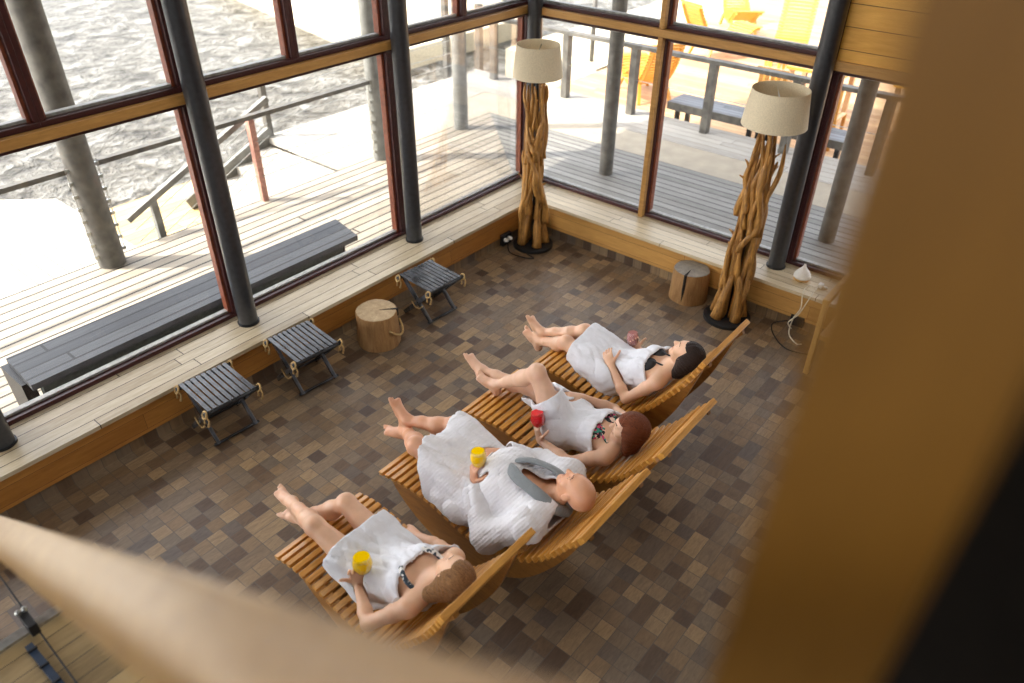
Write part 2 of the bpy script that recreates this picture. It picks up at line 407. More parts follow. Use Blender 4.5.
# railings
rl = thing('deck_railing', (4.3, 7.17, 0), 'grey rail between two round posts with a reddish upright by the stair', 'railing')
MB().bar((2.68, 7.17, 1.0), (6.01, 7.17, 1.0), .07, .045).build('top_rail', M['post_d'], rl)
r0 = thing('deck_railing', (-.5, 7.17, 0), 'dark rail running left from the stout grey post with wire clips', 'railing')
MB().bar((-3, 7.17, 1.0), (2.40, 7.17, 1.0), .07, .045).build('top_rail', M['post_d'], r0)
MB().bar((-1.1, 7.17, 0), (-1.1, 7.17, .98), .07, .07).build('rail_post', M['post_d'], r0)
MB().bar((4.39, 7.26, 0), (4.39, 7.26, .99), .07, .07).build('rail_post', M['post_red'], rl)
for z in (.3, .5, .7): MB().tube([(4.4, 7.22, z), (6.05, 7.22, z)], .004, 5).build('wire', M['steel'], rl)
sr = thing('stair_handrail', (3.3, 7.42, -.6), 'sloping pale handrail with wires beside the outdoor stair', 'handrail')
MB().bar((2.9, 7.42, .25), (4.75, 7.42, 1.05), .06, .06).build('top_rail', M['post'], sr)
MB().bar((3.2, 7.42, -.6), (3.2, 7.42, .36), .07, .07).build('rail_post', M['post'], sr)
for k in range(5):
    MB().tube([(2.95, 7.42, .12-.14*k), (4.7, 7.42, .92-.14*k)], .005, 5).build('wire', M['steel'], sr)
sr = thing('stair_handrail', (5.68, 8.95, -.6), 'far handrail post and wires at the water end of the outdoor stair', 'handrail')
MB().bar((5.68, 8.95, -.3), (5.68, 8.95, 1.0), .08, .08).build('rail_post', M['post_d'], sr)
for k in range(4): MB().tube([(5.72, 8.95, .2+.2*k), (9.4, 8.95, .2+.2*k)], .005, 5).build('wire', M['steel'], sr)
r2 = thing('walkway_railing', (9.72, 2, 0), 'long grey wooden railing along the walkway on the right', 'railing')
MB().bar((9.72, -4, .97), (9.72, 8.3, .97), .12, .05).build('top_rail', M['post_d'], r2)
for y in (-1.45, -.25, .95, 2.16, 3.3, 4.46, 5.68, 6.88):
    MB().bar((9.72, y, 0), (9.72, y, .95), .12, .1).build('rail_post', M['post_d'], r2)
MB().tube([(9.72, -4, .5), (9.72, 8.3, .5)], .006, 5).build('wire', M['steel'], r2)
# bench by the glass, left
bn = thing('deck_bench', (2.5, 5.35, 0), 'long charcoal slatted bench outside against the left window', 'bench')
MB().prism([(1.03, 5.08), (3.95, 5.08), (4.04, 5.50), (1.05, 5.54)], 2, .40, .45).build('seat', M['bench'], bn)
MB().prism([(1.1, 5.12), (3.8, 5.12), (3.85, 5.2), (1.1, 5.2)], 2, .0, .40).build('back_panel', M['bench_p'], bn)
for a, b in ((1.2, 2.7), (2.76, 3.0), (3.1, 3.4)):
    MB().b(a, b, 5.108, 5.12, .07, .10).build('light_strip', M['far'], bn)
for x in (1.0, 2.4, 3.8): MB().b(x, x+.08, 5.2, 5.55, 0, .4).build('leg', M['black'], bn)
# bench on the walkway
bn = thing('slatted_bench', (10.4, 4, -.3), 'low charcoal slatted bench beyond the walkway railing', 'bench')
MB().b(10.15, 10.62, 2.6, 5.3, .12, .17).build('seat', M['bench_r'], bn)
MB().b(10.13, 10.15, 2.6, 5.3, .06, .17).build('apron', M['post_d'], bn)
for y in (2.75, 3.85, 4.0, 5.15):
    for x in (10.2, 10.55): MB().bar((x, y, -.3), (x, y, .12), .06, .06).build('leg', M['black'], bn)
# far docks
struct(MB().prism([(11.9,13.0),(17,13.0),(26,40),(17.8,40)], 2, -1.2, -.75).build('far_dock', M['far']))
struct(MB().b(13.2, 24, 8.6, 11.0, -1.2, -.6).build('far_gangway', M['far']))
for x, y, lab in ((9.72, 8.35, 'square grey rail post at the corner of the walkway over the water'),
             (10.2, 9.1, 'square grey rail post next to the pale gangway'), (10.2, 9.9, 'thin grey post over the water seen beside the pale deck post')):
    p = tag(MB().bar((x, y, -1.2 if x > 10 else 0), (x, y, 1.0), .1, .1).build('rail_post', M['post_d']), lab, 'post')
for x, y, lab in ((12.2, 13.4, 'thin mooring pole on the pale far dock'), (13.6, 9.0, 'thin wooden pole on the far gangway')):
    tag(MB().tube([(x, y, -.75), (x, y, .9)], .05, 8).build('mooring_pole', M['post_d'], smooth=1), lab, 'pole')
pl = thing('mooring_ladder', (1.6, 10.2, -1), 'yellow wooden ladder standing in the water at far left', 'ladder')
for dx in (0, .35): MB().bar((2.3+dx, 10.6, -1.2), (1.9+dx, 10.9, .5), .09, .05).build('stile', M['slat_out'], pl)
for k in range(3): MB().bar((2.2-.1*k, 10.68+.08*k, -.8+.4*k), (2.55-.1*k, 10.68+.08*k, -.8+.4*k), .05, .04).build('rung', M['slat_out'], pl)
# eaves over the decks (they shade the windows)
struct(MB().b(-8, 9.1, 5.06, 8.6, 4.62, 4.8).b(6.42, 9.1, -6, 5.06, 4.62, 4.8).build('roof_eaves', M['ceil']))
struct(MB().b(-8, 6.4, Y0-.2, 5.05, H+.16, H+.3).build('roof', M['black']))
# ---------------------------------------------------------------- loungers
PM = [(2.68,.395),(2.50,.425),(2.33,.43),(2.16,.395),(2.01,.355),(1.90,.352),(1.80,.375),(1.69,.415),(1.58,.475),(1.49,.55),(1.41,.64),(1.35,.73),(1.30,.81),(1.265,.845),(1.24,.885)]
BM = [(2.68,.34),(2.60,.22),(2.45,.10),(2.28,.025),(2.10,0.0),(1.92,.03),(1.74,.12),(1.58,.25),(1.45,.42),(1.34,.60),(1.26,.77),(1.215,.89)]
PF = [(2.62,.42),(2.50,.445),(2.36,.44),(2.22,.415),(2.08,.385),(1.97,.378),(1.87,.395),(1.77,.45),(1.69,.53),(1.62,.62),(1.55,.72),(1.49,.81),(1.43,.92),(1.38,1.03)]
BF = [(2.62,.37),(2.52,.27),(2.38,.16),(2.24,.07),(2.10,.015),(1.97,0.0),(1.84,.06),(1.72,.19),(1.60,.38),(1.50,.58),(1.43,.78),(1.37,.98)]
def resample(pl, step):
    P = [V((a, b)) for a, b in pl]; out = []
    # catmull-rom dense
    D = []
    for i in range(len(P)-1):
        p0, p1, p2, p3 = P[max(i-1,0)], P[i], P[i+1], P[min(i+2,len(P)-1)]
        for k in range(12):
            t = k/12
            D.append(.5*((2*p1)+(p2-p0)*t+(2*p0-5*p1+4*p2-p3)*t*t+(3*p1-p0-3*p2+p3)*t**3))
    D.append(P[-1]); L = [0]
    for a, b in zip(D, D[1:]): L.append(L[-1]+(b-a).length)
    n = int(round(L[-1]/step)); j = 0
    for i in range(n+1):
        s = L[-1]*i/n
        while j < len(L)-2 and L[j+1] < s: j += 1
        f = (s-L[j])/max(1e-9, L[j+1]-L[j]); p = D[j].lerp(D[j+1], f); t = (D[j+1]-D[j]).normalized()
        out.append((p, t))
    return out
def lounger(xc, prof, bot, label, yo=0.):
    W = .60; ym = 2.1+yo
    L = thing('slatted_lounger', (xc, ym, 0), label, 'lounger', 'slatted rocking loungers in a row')
    sl = MB(); pts = resample(prof, .055)
    for i, (p, t) in enumerate(pts):
        w = .034 if i < len(pts)*.55 else .021; h = .024 if i < len(pts)*.5 else .034
        if i == len(pts)-1: w = .05
        tt = V((0, t.x, t.y)); nn = V((0, -t.y, t.x))
        if nn.z < 0 or (abs(nn.z) < .3 and nn.y < 0): nn = -nn
        M3 = Matrix((V((1,0,0)), tt, nn)).transposed()
        sl.box(V((xc, p.x+yo, p.y))-nn*h/2, (W, w, h), M3)
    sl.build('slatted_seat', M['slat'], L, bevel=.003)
    top = [(p.x+yo, p.y) for p, t in resample(prof, .05)]
    # sink the panel's upper edge under the slats
    tl = []
    for (p, t) in resample(prof, .05):
        nn = V((-t.y, t.x)); nn = nn if nn.y > 0 or abs(nn.y) < .2 and nn.x > 0 else -nn
        tl.append((p.x+yo-nn.x*.03, p.y-nn.y*.03))
    bl = [(p.x+yo, p.y) for p, t in resample(bot, .05)]
    bl[-1] = (tl[-1][0]-.012, tl[-1][1]-.03)
    for sx in (-1, 1):
        x = xc+sx*(W/2-.075)
        n = min(len(tl), len(bl)); vs = []; fs = []
        m = 40
        def at(arr, f):
            q = f*(len(arr)-1); i = min(int(q), len(arr)-2); f = q-i
            return (arr[i][0]*(1-f)+arr[i+1][0]*f, arr[i][1]*(1-f)+arr[i+1][1]*f)
        for k in range(m+1):
            a = at(tl, k/m); b = at(bl, k/m)
            for dx in (-.014, .014):
                vs += [(x+dx, a[0], a[1]), (x+dx, b[0], b[1])]
        for k in range(m):
            i, j = 4*k, 4*k+4
            fs += [(i, i+1, j+1, j), (i+2, j+2, j+3, i+3), (i, j, j+2, i+2), (i+1, i+3, j+3, j+1)]
        fs += [(0, 2, 3, 1), (4*m, 4*m+1, 4*m+3, 4*m+2)]
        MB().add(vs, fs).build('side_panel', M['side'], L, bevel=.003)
    for f in (.25, .5):
        i = int(f*len(pts)); p = pts[i][0]
        MB().b(xc-W/2+.06, xc+W/2-.06, p.x+yo-.02, p.x+yo+.02, p.y-.13, p.y-.06).build('crossbar', M['side'], L)
    return L
lounger(1.535, PF, BF, 'slatted wooden rocking lounger nearest the handrail, under the woman with a yellow drink')
lounger(2.335, PM, BM, 'slatted wooden rocking lounger under the bald man in the white robe')
lounger(3.08, PM, BM, 'slatted wooden rocking lounger under the woman holding a red drink')
lounger(3.76, PF, BF, 'slatted wooden rocking lounger farthest from the handrail, under the dark-haired woman')

# loungers outside: a ribbon of slats bent into a wave
def out_lounger(loc, rz, label, sc=1., flip=1):
    L = thing('sun_lounger', loc, label, 'lounger', 'slatted sun loungers on the lower terrace')
    wave = [(-.95,.62),(-.75,.60),(-.5,.42),(-.2,.27),(.1,.27),(.4,.42),(.65,.68),(.85,1.0),(.98,1.25)]
    R = Matrix.Rotation(rz, 4, 'Z'); sl = MB()
    for p, t in resample(wave, .075):
        tt = R @ V((0, t.x, t.y)); nn = R @ V((0, -t.y, t.x)); xx = R @ V((1,0,0))
        sl.box(V(loc)+(R @ V((0, p.x, p.y)))*sc, (.72*sc, .05*sc, .022), Matrix((xx, tt, nn)).transposed())
    sl.build('slatted_seat', M['slat_out'], L)
    for sx in (-.28, .28):
        pts = [V(loc)+(R @ V((sx, p.x, p.y-.05)))*sc for p, t in resample(wave, .12)]
        MB().tube(pts, .03, 6).build('side_rail', M['slat_out'], L)
        MB().bar(V(loc)+(R @ V((sx, -.5, 0))), V(loc)+(R @ V((sx, -.4, .42)))*sc, .05, .05).build('leg', M['slat_out'], L)
        MB().bar(V(loc)+(R @ V((sx, .5, 0))), V(loc)+(R @ V((sx, .4, .42)))*sc, .05, .05).build('leg', M['slat_out'], L)
    return L
out_lounger((11.5, 6.5, -.3), 2.5, 'yellow slatted wooden lounger outside behind the grey post', .8)
out_lounger((14.6, 6.7, -.3), 1.2, 'yellow slatted lounger outside, leftmost of those in the upper window pane', .85)
out_lounger((17.0, 7.4, -.3), -.9, 'yellow slatted lounger outside with its back raised at the top of the photo', .85)
out_lounger((15.2, 5.5, -.3), -1.3, 'yellow slatted lounger outside beside the round column, back raised to the right', .9)
tb = thing('drinks_stand', (13.6, 5.1, -.3), 'small pale outdoor drinks stand between the yellow loungers', 'stand')
MB().b(13.45, 13.75, 4.95, 5.25, .35, .4).build('top', M['slat_out'], tb)
for dx in (-.12, .12):
    for dy in (-.12, .12): MB().bar((13.6+dx, 5.1+dy, -.3), (13.6+dx, 5.1+dy, .35), .04, .04).build('leg', M['slat_out'], tb)
def table(x, y, label, hh=.75, ang=0):
    t = thing('wooden_table', (x, y, -.3), label, 'table', 'slatted wooden tables on the terrace')
    mb = MB()
    for k in range(6): mb.b(x-.4+.135*k, x-.4+.135*k+.11, y-.45, y+.45, hh-.34, hh-.3)
    mb.build('slatted_top', M['slat_out'], t)
    for dx in (-.32, .32):
        for dy in (-.38, .38): MB().bar((x+dx, y+dy, -.3), (x+dx, y+dy, hh-.34), .07, .07).build('leg', M['terrace'], t)
    return t
table(12.5, 3.9, 'brown slatted outdoor table seen above the right lampshade')
table(12.6, 2.3, 'brown slatted outdoor table seen through the low right window')
for i, (x, y, a, lab) in enumerate(((11.3, 4.15, .3, 'brown slatted outdoor chair beside the table, left one above the lampshade'),
                       (11.2, 3.3, -.2, 'brown slatted outdoor chair behind the railing next to the column'),
                       (11.3, 1.6, .2, 'brown slatted outdoor chair seen through the low right window'))):
    c = thing('outdoor_chair', (x, y, -.3), lab, 'chair', 'slatted outdoor chairs')
    s = MB()
    for k in range(5): s.b(x-.22, x+.22, y-.22+.09*k, y-.15+.09*k, .13, .15)
    s.build('seat', M['slat'], c)
    bk = MB()
    for k in range(5): bk.b(x-.24, x-.21, y-.22+.09*k, y-.16+.09*k, .15, .62)
    bk.b(x-.25, x-.2, y-.24, y+.24, .6, .66).build('backrest', M['slat'], c)
    for dx in (-.2, .2):
        for dy in (-.2, .2): MB().bar((x+dx, y+dy, -.3), (x+dx, y+dy, .13), .045, .045).build('leg', M['slat'], c)

# ---------------------------------------------------------------- stools
def stool(x0, y0, rz, label):
    T = thing('folding_stool', (x0, y0, 0), label, 'stool', 'black slatted folding stools by the sill')
    R = Matrix.Rotation(rz, 3, 'Z'); O = V((x0, y0, 0))
    P = lambda x, y, z: O+R @ V((x, y, z))
    sx = R @ V((1,0,0)); sy = R @ V((0,1,0))
    s = MB()
    for k in range(9):
        x = -.165+.33*k/8
        s.bar(P(x, -.20, .372), P(x, .20, .385), .030, .014)
    s.build('slatted_seat', M['ebony'], T, bevel=.002)
    for y, z in ((-.19, .355), (.19, .365)):
        MB().tube([P(-.21, y, z), P(.21, y, z)], .016, 10).build('rod', M['black'], T, smooth=1)
    for sxx in (-.175, .175):
        for a, b, d in (((-.19, .36), (.17, .017), 0), ((.19, .365), (-.14, .017), .028)):
            x = sxx+d*(1 if sxx < 0 else -1)
            MB().bar(P(x, a[0], a[1]), P(x, b[0], b[1]), .022, .036).build('leg', M['ebony'], T, bevel=.003)
    for y in (.165, -.135): MB().tube([P(-.175, y, .03), P(.175, y, .03)], .011, 8).build('foot_rail', M['black'], T, smooth=1)
    # rope knots at the rod ends
    for x in (-.205, .205):
        for y, z in ((-.19, .355), (.19, .365)):
            k = MB()
            k.tube([P(x+.012*math.sin(q), y+.024*math.cos(q), z+.024*math.sin(q)) for q in [2*PI*i/12 for i in range(13)]], .007, 7)
            k.tube([P(x, y-.02, z), P(x+.008, y-.03, z-.04), P(x-.004, y-.026, z-.085)], [.007,.006,.010], 7)
            k.tube([P(x, y+.01, z-.01), P(x-.012, y+.0, z-.05), P(x-.01, y+.004, z-.07)], [.007,.006,.009], 7)
            k.build('rope_tie', M['rope'], T, smooth=1)
    # sagging rope between the crossing legs
    MB().tube([P(-.19, -.02+.14*(i/8-.5), .19-.05*math.sin(PI*i/8)) for i in range(9)], .006, 6).build('rope_tie', M['rope'], T, smooth=1)
stool(1.88, 4.19, -.06, 'black slatted folding stool with rope ties, leftmost, nearest the handrail')
stool(2.61, 4.18, -.08, 'black slatted folding stool with rope ties between the leftmost stool and the log')
stool(3.94, 4.13, -.04, 'black slatted folding stool with rope ties on the lamp side of the log')

# ---------------------------------------------------------------- logs
def log(x, y, r, h, label, topm, ca, rope=False):
    T = thing('log_stool', (x, y, 0), label, 'log', 'log stools on the floor')
    n = 72; prof = [(1.03,0),(1.04,.02),(1.0,.12),(.985,h*.6),(.98,h-.012),(.955,h)]
    rnd = random.Random(int(x*100)); ph = [rnd.random()*6 for _ in range(6)]
    def rad(k):
        q = 2*PI*k/n
        return r*(1+.02*math.sin(2*q+ph[0])+.015*math.sin(5*q+ph[1])+.008*math.sin(17*q+ph[2])+.006*math.sin(29*q+ph[3]))
    vs = []
    for a, z in prof:
        for k in range(n): vs.append((x+a*rad(k)*math.cos(2*PI*k/n), y+a*rad(k)*math.sin(2*PI*k/n), z))
    fs = [(i*n+k, i*n+(k+1)%n, (i+1)*n+(k+1)%n, (i+1)*n+k) for i in range(len(prof)-1) for k in range(n)]
    MB().add(vs, fs+[tuple(range(n-1,-1,-1)), tuple(range(5*n,6*n))]).build('bark', M['bark'], T, smooth=35)
    MB().add([(x+.94*rad(k)*math.cos(2*PI*k/n), y+.94*rad(k)*math.sin(2*PI*k/n), h+.003) for k in range(n)]+[(x+.94*rad(k)*math.cos(2*PI*k/n), y+.94*rad(k)*math.sin(2*PI*k/n), h-.01) for k in range(n)],
             [tuple(range(n))]+[(k, n+k, n+(k+1)%n, (k+1)%n) for k in range(n)]).build('cut_face', M[topm], T)
    ux, uy = math.cos(ca), math.sin(ca); nx, ny = -uy, ux
    w = .016
    MB().prism([(x+ux*.02, y+uy*.02), (x+ux*r*.97+nx*w, y+uy*r*.97+ny*w), (x+ux*r*1.012, y+uy*r*1.012), (x+ux*r*.97-nx*w*.7, y+uy*r*.97-ny*w*.7)], 2, h-.06, h+.0055).build('split', M['crack'], T)
    if not rope:
        MB().prism([(x+ux*r*.97+nx*w, y+uy*r*.97+ny*w), (x+ux*r*1.022, y+uy*r*1.022), (x+ux*r*.97-nx*w*.7, y+uy*r*.97-ny*w*.7)], 2, .02, h-.0).build('split', M['crack'], T)
    if rope:
        a0, a1 = -1.75, -.55; pts = []
        for i in range(15):
            f = i/14; a = a0+(a1-a0)*f
            pts.append((x+(r*1.03+.03*math.sin(PI*f))*math.cos(a), y+(r*1.03+.03*math.sin(PI*f))*math.sin(a), h*.62-.075*math.sin(PI*f)))
        MB().tube(pts, .009, 8).build('rope_handle', M['rope'], T, smooth=1)
log(3.34, 4.17, .178, .30, 'peeled log stool with a rope handle between two black folding stools', 'log_top', -.75, True)
log(5.66, 2.50, .165, .30, 'split log stool beside the driftwood lamp near the right wall', 'log_top_g', 3.25)

# ---------------------------------------------------------------- driftwood lamps
def lamp(x, y, seed, label, lean=(0,0), shr=.228):
    T = thing('driftwood_lamp', (x, y, 0), label, 'lamp', 'driftwood floor lamps')
    rnd = random.Random(seed)
    MB().lathe([(.0,0),(.205,0),(.205,.03),(.19,.04),(0,.04)], (x, y, 0), 36).build('base', M['black'], T, smooth=40)
    Ht = 1.70
    def axis(z): f = z/Ht; return V((x+lean[0]*f, y+lean[1]*f, 0))
    def R0(z):
        f = z/Ht
        return .035*(1-f)**2.2+.108+.014*math.sin(5*f+seed)
    MB().tube([axis(.03)+V((0,0,.03)), axis(.8)+V((0,0,.8)), axis(1.7)+V((0,0,1.7))], .016, 8).build('pole', M['black'], T, smooth=1)
    for i in range(38):
        z0 = .04 if i < 14 else rnd.uniform(.15, 1.05) if i < 34 else rnd.uniform(.8, 1.2)
        ln = rnd.uniform(.6, 1.5); z1 = min(z0+ln, Ht-rnd.uniform(0,.06))
        a = rnd.uniform(0, 2*PI); tw = rnd.choice([-1, 1, 1])*rnd.uniform(.3, 2.4); rr = rnd.uniform(.45, 1.0)
        thick = rnd.uniform(.014, .03); m = 18; pts = []; rs = []; p1, p2 = rnd.random()*6, rnd.random()*6
        for k in range(m):
            f = k/(m-1); z = z0+(z1-z0)*f; q = a+tw*f+.15*math.sin(9*f+p1)
            R = R0(z)*rr*(1+.12*math.sin(7*f+p2)) + (.0 if z0 > .05 else .0)
            pts.append(axis(z)+V((R*math.cos(q), R*math.sin(q), z)))
            rs.append(max(.004, thick*(1.25-.75*f)*(1+.16*math.sin(13*f+p1)+.1*math.sin(23*f+p2))*(1 if k < m-1 else .4)))
        br = MB().tube(pts, rs, 9, fl=lambda i, k: 1+.14*math.sin(3*k*2*PI/9+i*.7))
        # twig stubs
        for _ in range(rnd.choice([0,0,1])):
            k = rnd.randint(5, m-3); p = pts[k]; o = (p-axis(p.z)-V((0,0,p.z))); o.z = 0; o.normalize()
            e = p+o*rnd.uniform(.02,.05)+V((rnd.uniform(-.03,.03), rnd.uniform(-.03,.03), rnd.uniform(.02,.07)))
            br.tube([p, (p+e)/2+V((0,0,.01)), e], [rs[k]*.8, rs[k]*.6, rs[k]*.35], 7)
        br.build('branch', M['drift'], T, smooth=1)
    # stout foot pieces
    for k in range(5):
        a = k*1.256+rnd.random()*.4; pts = []; rs = []
        for i in range(8):
            f = i/7; z = .04+.42*f; R = .085*(1-f)**.8*1.0+.04
            pts.append(V((x+R*math.cos(a+.3*f), y+R*math.sin(a+.3*f), z))); rs.append(.05-.028*f)
        MB().tube(pts, rs, 10, fl=lambda i, k: 1+.1*math.sin(2*k)).build('branch', M['drift'], T, smooth=1)
    tx, ty = axis(Ht).x, axis(Ht).y
    z0, z1 = 1.725, 2.0; th = .004
    MB().lathe([(shr,z0),(shr*.86,z1),(shr*.86-th,z1),(shr-th,z0)], (tx, ty, 0), 56, closed=True).build('lamp_shade', M['shade'], T, smooth=60); sh_ = T.children[-1] if False else [c for c in COL.objects if c.name.startswith('lamp_shade')][-1]
    fr = MB()
    fr.tube([(tx, ty, 1.64), (tx, ty, 1.93)], .006, 6)
    for k in range(3):
        a = k*2.094+.5; fr.tube([(tx, ty, 1.93), (tx+(shr*.86-.006)*math.cos(a), ty+(shr*.86-.006)*math.sin(a), 1.955)], .003, 5)
    fr.build('shade_frame', M['steel'], sh_)
    MB().lathe([(.0,1.70),(.02,1.70),(.022,1.73),(.034,1.78),(.034,1.80),(.02,1.83),(0,1.835)], (tx, ty, 0), 16).build('bulb', M['white'], sh_, smooth=1)
lamp(5.53, 4.23, 11, 'driftwood floor lamp with a linen shade standing in the room corner', (.0,.0))
lamp(5.57, 2.06, 23, 'driftwood floor lamp with a linen shade between the split log and the steel column', (.13,-.01), .25)

# ---------------------------------------------------------------- small things on the right sill
d = thing('aroma_diffuser', (6.0, 1.63, ZS), 'white drop-shaped aroma diffuser with a wooden base on the right sill', 'diffuser')
MB().lathe([(.0,0),(.062,0),(.07,.012),(.072,.024)], (6.0,1.63,ZS), 32).build('base', M['light_wood'], d, smooth=50)
MB().lathe([(.073,.024),(.074,.04),(.066,.06),(.048,.085),(.03,.105),(.016,.125),(.008,.148),(.004,.152),(0,.153)], (6.0,1.63,ZS), 32).build('cover', M['white'], d, smooth=1)
a = thing('power_adapter', (5.98, 1.45, ZS), 'small white plug adapter with a cream cable hanging over the right sill', 'adapter')
MB().b(5.95, 6.0, 1.43, 1.47, ZS, ZS+.035).build('body', M['white'], a, bevel=.006)
MB().b(5.965, 5.985, 1.39, 1.43, ZS, ZS+.02).build('plug', M['white'], a, bevel=.004)
def cable(pts, r, m, name='cable'):
    P = [V(p) for p in pts]; D = []
    for i in range(len(P)-1):
        p0, p1, p2, p3 = P[max(i-1,0)], P[i], P[i+1], P[min(i+2,len(P)-1)]
        for k in range(8):
            t = k/8; D.append(.5*((2*p1)+(p2-p0)*t+(2*p0-5*p1+4*p2-p3)*t*t+(3*p1-p0-3*p2+p3)*t**3))
    D.append(P[-1]); return MB().tube(D, r, 6)
cable([(5.95,1.53,ZS+.006),(5.85,1.54,ZS+.006),(5.76,1.52,ZS-.02),(5.73,1.5,.25),(5.70,1.53,.15),(5.66,1.52,.02),(5.58,1.42,.006),(5.6,1.38,.006)], .005, 0).build('cable', M['cord'], a, smooth=1)
cable([(5.93,1.46,ZS+.02),(5.85,1.46,ZS+.006),(5.76,1.46,ZS-.02),(5.72,1.50,.2),(5.7,1.56,.1),(5.73,1.53,.03)], .005, 0).build('cable', M['cord'], a, smooth=1)
o = thing('power_outlet', (5.80, 1.53, .03), 'black power outlet on the tiled skirting below the white diffuser', 'outlet')
MB().b(5.79, 5.82, 1.46, 1.58, .03, .13).build('housing', M['black'], o, bevel=.004)
cb = tag(cable([(5.8,1.6,.05),(5.74,1.7,.006),(5.58,1.62,.006),(5.45,1.45,.006),(5.5,1.25,.006)], .005, 0).build('cable', M['black'], smooth=1, loc=(5.6,1.5,0)), 'thin black cable curving over the floor tiles under the diffuser', 'cable')
o = thing('power_outlet', (5.33, 4.44, .03), 'black power outlet with two white plugs beside the corner lamp', 'outlet')
MB().b(5.27, 5.41, 4.42, 4.46, .02, .14).build('housing', M['black'], o, bevel=.004)
for dx in (.03, .09): MB().lathe([(.0,0),(.02,0),(.022,.02),(.014,.045),(0,.047)], (5.27+dx, 4.42, .09), 14, Matrix.Rotation(PI/2, 3, 'X')).build('plug', M['white'], o, smooth=1)
tag(cable([(5.3,4.38,.06),(5.24,4.3,.008),(5.25,4.12,.008),(5.30,4.04,.008),(5.325,4.14,.008)], .006, 0).build('lamp_cord', M['black'], smooth=1, loc=(5.3,4.1,0)), 'black lamp cord looping on the floor from the corner outlet', 'cord')
# pale wooden bench end near the right wall
w = thing('wooden_armchair', (5.25, 1.2, 0), 'pale wooden frame seat partly hidden by the blurred post', 'chair')
MB().bar((5.25, 1.2, 0), (5.25, 1.2, .66), .05, .04).build('leg', M['light_wood'], w, bevel=.004)
MB().bar((5.72, 1.2, 0), (5.72, 1.2, .66), .05, .04).build('leg', M['light_wood'], w, bevel=.004)
MB().bar((5.22, 1.2, .68), (5.75, 1.2, .68), .05, .04).build('arm', M['light_wood'], w, bevel=.004)
MB().bar((5.25, .5, 0), (5.25, .5, .66), .05, .04).build('leg', M['light_wood'], w, bevel=.004)
MB().b(5.24, 5.70, .5, 1.18, .34, .38).build('seat', M['light_wood'], w)
MB().b(5.70, 5.74, .5, 1.18, .3, .95).build('backrest', M['light_wood'], w)

# ---------------------------------------------------------------- camera-side: stair rail, post, dark wall
CZ = 3.7
D = V((.033, .815, -.578)).normalized(); sv = V((.999,-.040,0)); uv = V((.023,.578,.816))
def ringpt(ang, r): a = math.radians(ang); return sv*(math.cos(a)*r)+uv*(math.sin(a)*r)
o3 = V((0,0,CZ))
c0 = ringpt(-66, .262)
# rounded rectangular handrail section, its two visible faces meeting at the -68 degree ridge
A = ringpt(-50.4, .235); B = ringpt(-67.5, .222); Cc = ringpt(-77.5, .262)
E = A+(Cc-B)*1.0
sec = []
def rnd_corner(p, q, r_, k=.016):
    d1 = (p-q).normalized(); d2 = (r_-q).normalized()
    return [q+d1*k, q+(d1+d2)*k*.3, q+d2*k]
for p, q, r_ in ((E, A, B), (A, B, Cc), (B, Cc, E), (Cc, E, A)): sec += rnd_corner(p, q, r_)
vs = [o3+D*t+p for t in (-.3, 4.2) for p in sec]; nn = len(sec)
hr = MB().add(vs, [(i, (i+1)%nn, nn+(i+1)%nn, nn+i) for i in range(nn)]+[tuple(range(nn)), tuple(range(nn,2*nn))])
tag(hr.build('handrail', M['rail'], smooth=40, loc=tuple(o3+c0+D*1.5)), 'blurred birch stair handrail running along the bottom of the photo', 'handrail')
def az(a, r): return V((r*math.cos(math.radians(a)), r*math.sin(math.radians(a)), 0))
pp = [az(13.4,.27), az(12.9,.36), az(-2.4,.38), az(-2.3,.27)]
tag(MB().prism([(p.x, p.y) for p in pp], 2, 2.2, H).build('timber_post', M['dpost'], loc=(.35,.04,2.2)), 'out-of-focus timber post close to the viewer at the right edge', 'post')
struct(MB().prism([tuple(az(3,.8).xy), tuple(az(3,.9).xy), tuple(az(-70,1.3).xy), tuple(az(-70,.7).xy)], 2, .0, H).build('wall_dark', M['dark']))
# lower landing with its steel and cable balustrade (bottom left corner)
struct(MB().b(-1.2, .46, .6, 2.59, .96, 1.0).build('landing', M['land']))
struct(MB().b(-1.2, .46, 2.59, 2.61, .80, 1.0).build('trim_14', M['steel']))
bl = thing('cable_balustrade', (.1, 2.3, 1.0), 'steel edge rail with a clamp and cable in the bottom left corner', 'balustrade')
MB().bar((-1.2, 2.60, 1.02), (.36, 2.60, 1.02), .045, .012).build('edge_rail', M['steel'], bl)
MB().box((.175, 2.585, 1.06), (.034, .10, .06)).build('clamp', M['black'], bl, bevel=.004)
for dx in (-.012, .012): MB().lathe([(0,0),(.011,0),(.011,.012),(.006,.018),(0,.019)], (.175+dx, 2.63, 1.09), 12).build('bolt', M['steel'], bl)
MB().bar((.133, 2.53, 1.01), (.14, 2.10, 1.01), .028, .02).build('bar', M['blue'], bl)
for k in range(4): MB().box((.134, 2.49-.1*k, 1.024), (.034, .008, .008)).build('rib', M['black'], bl)
MB().tube([(.196, 2.95, 1.04), (.182, 2.4, 1.03), (.172, 1.9, 1.03)], .0035, 6).build('cable', M['black'], bl)
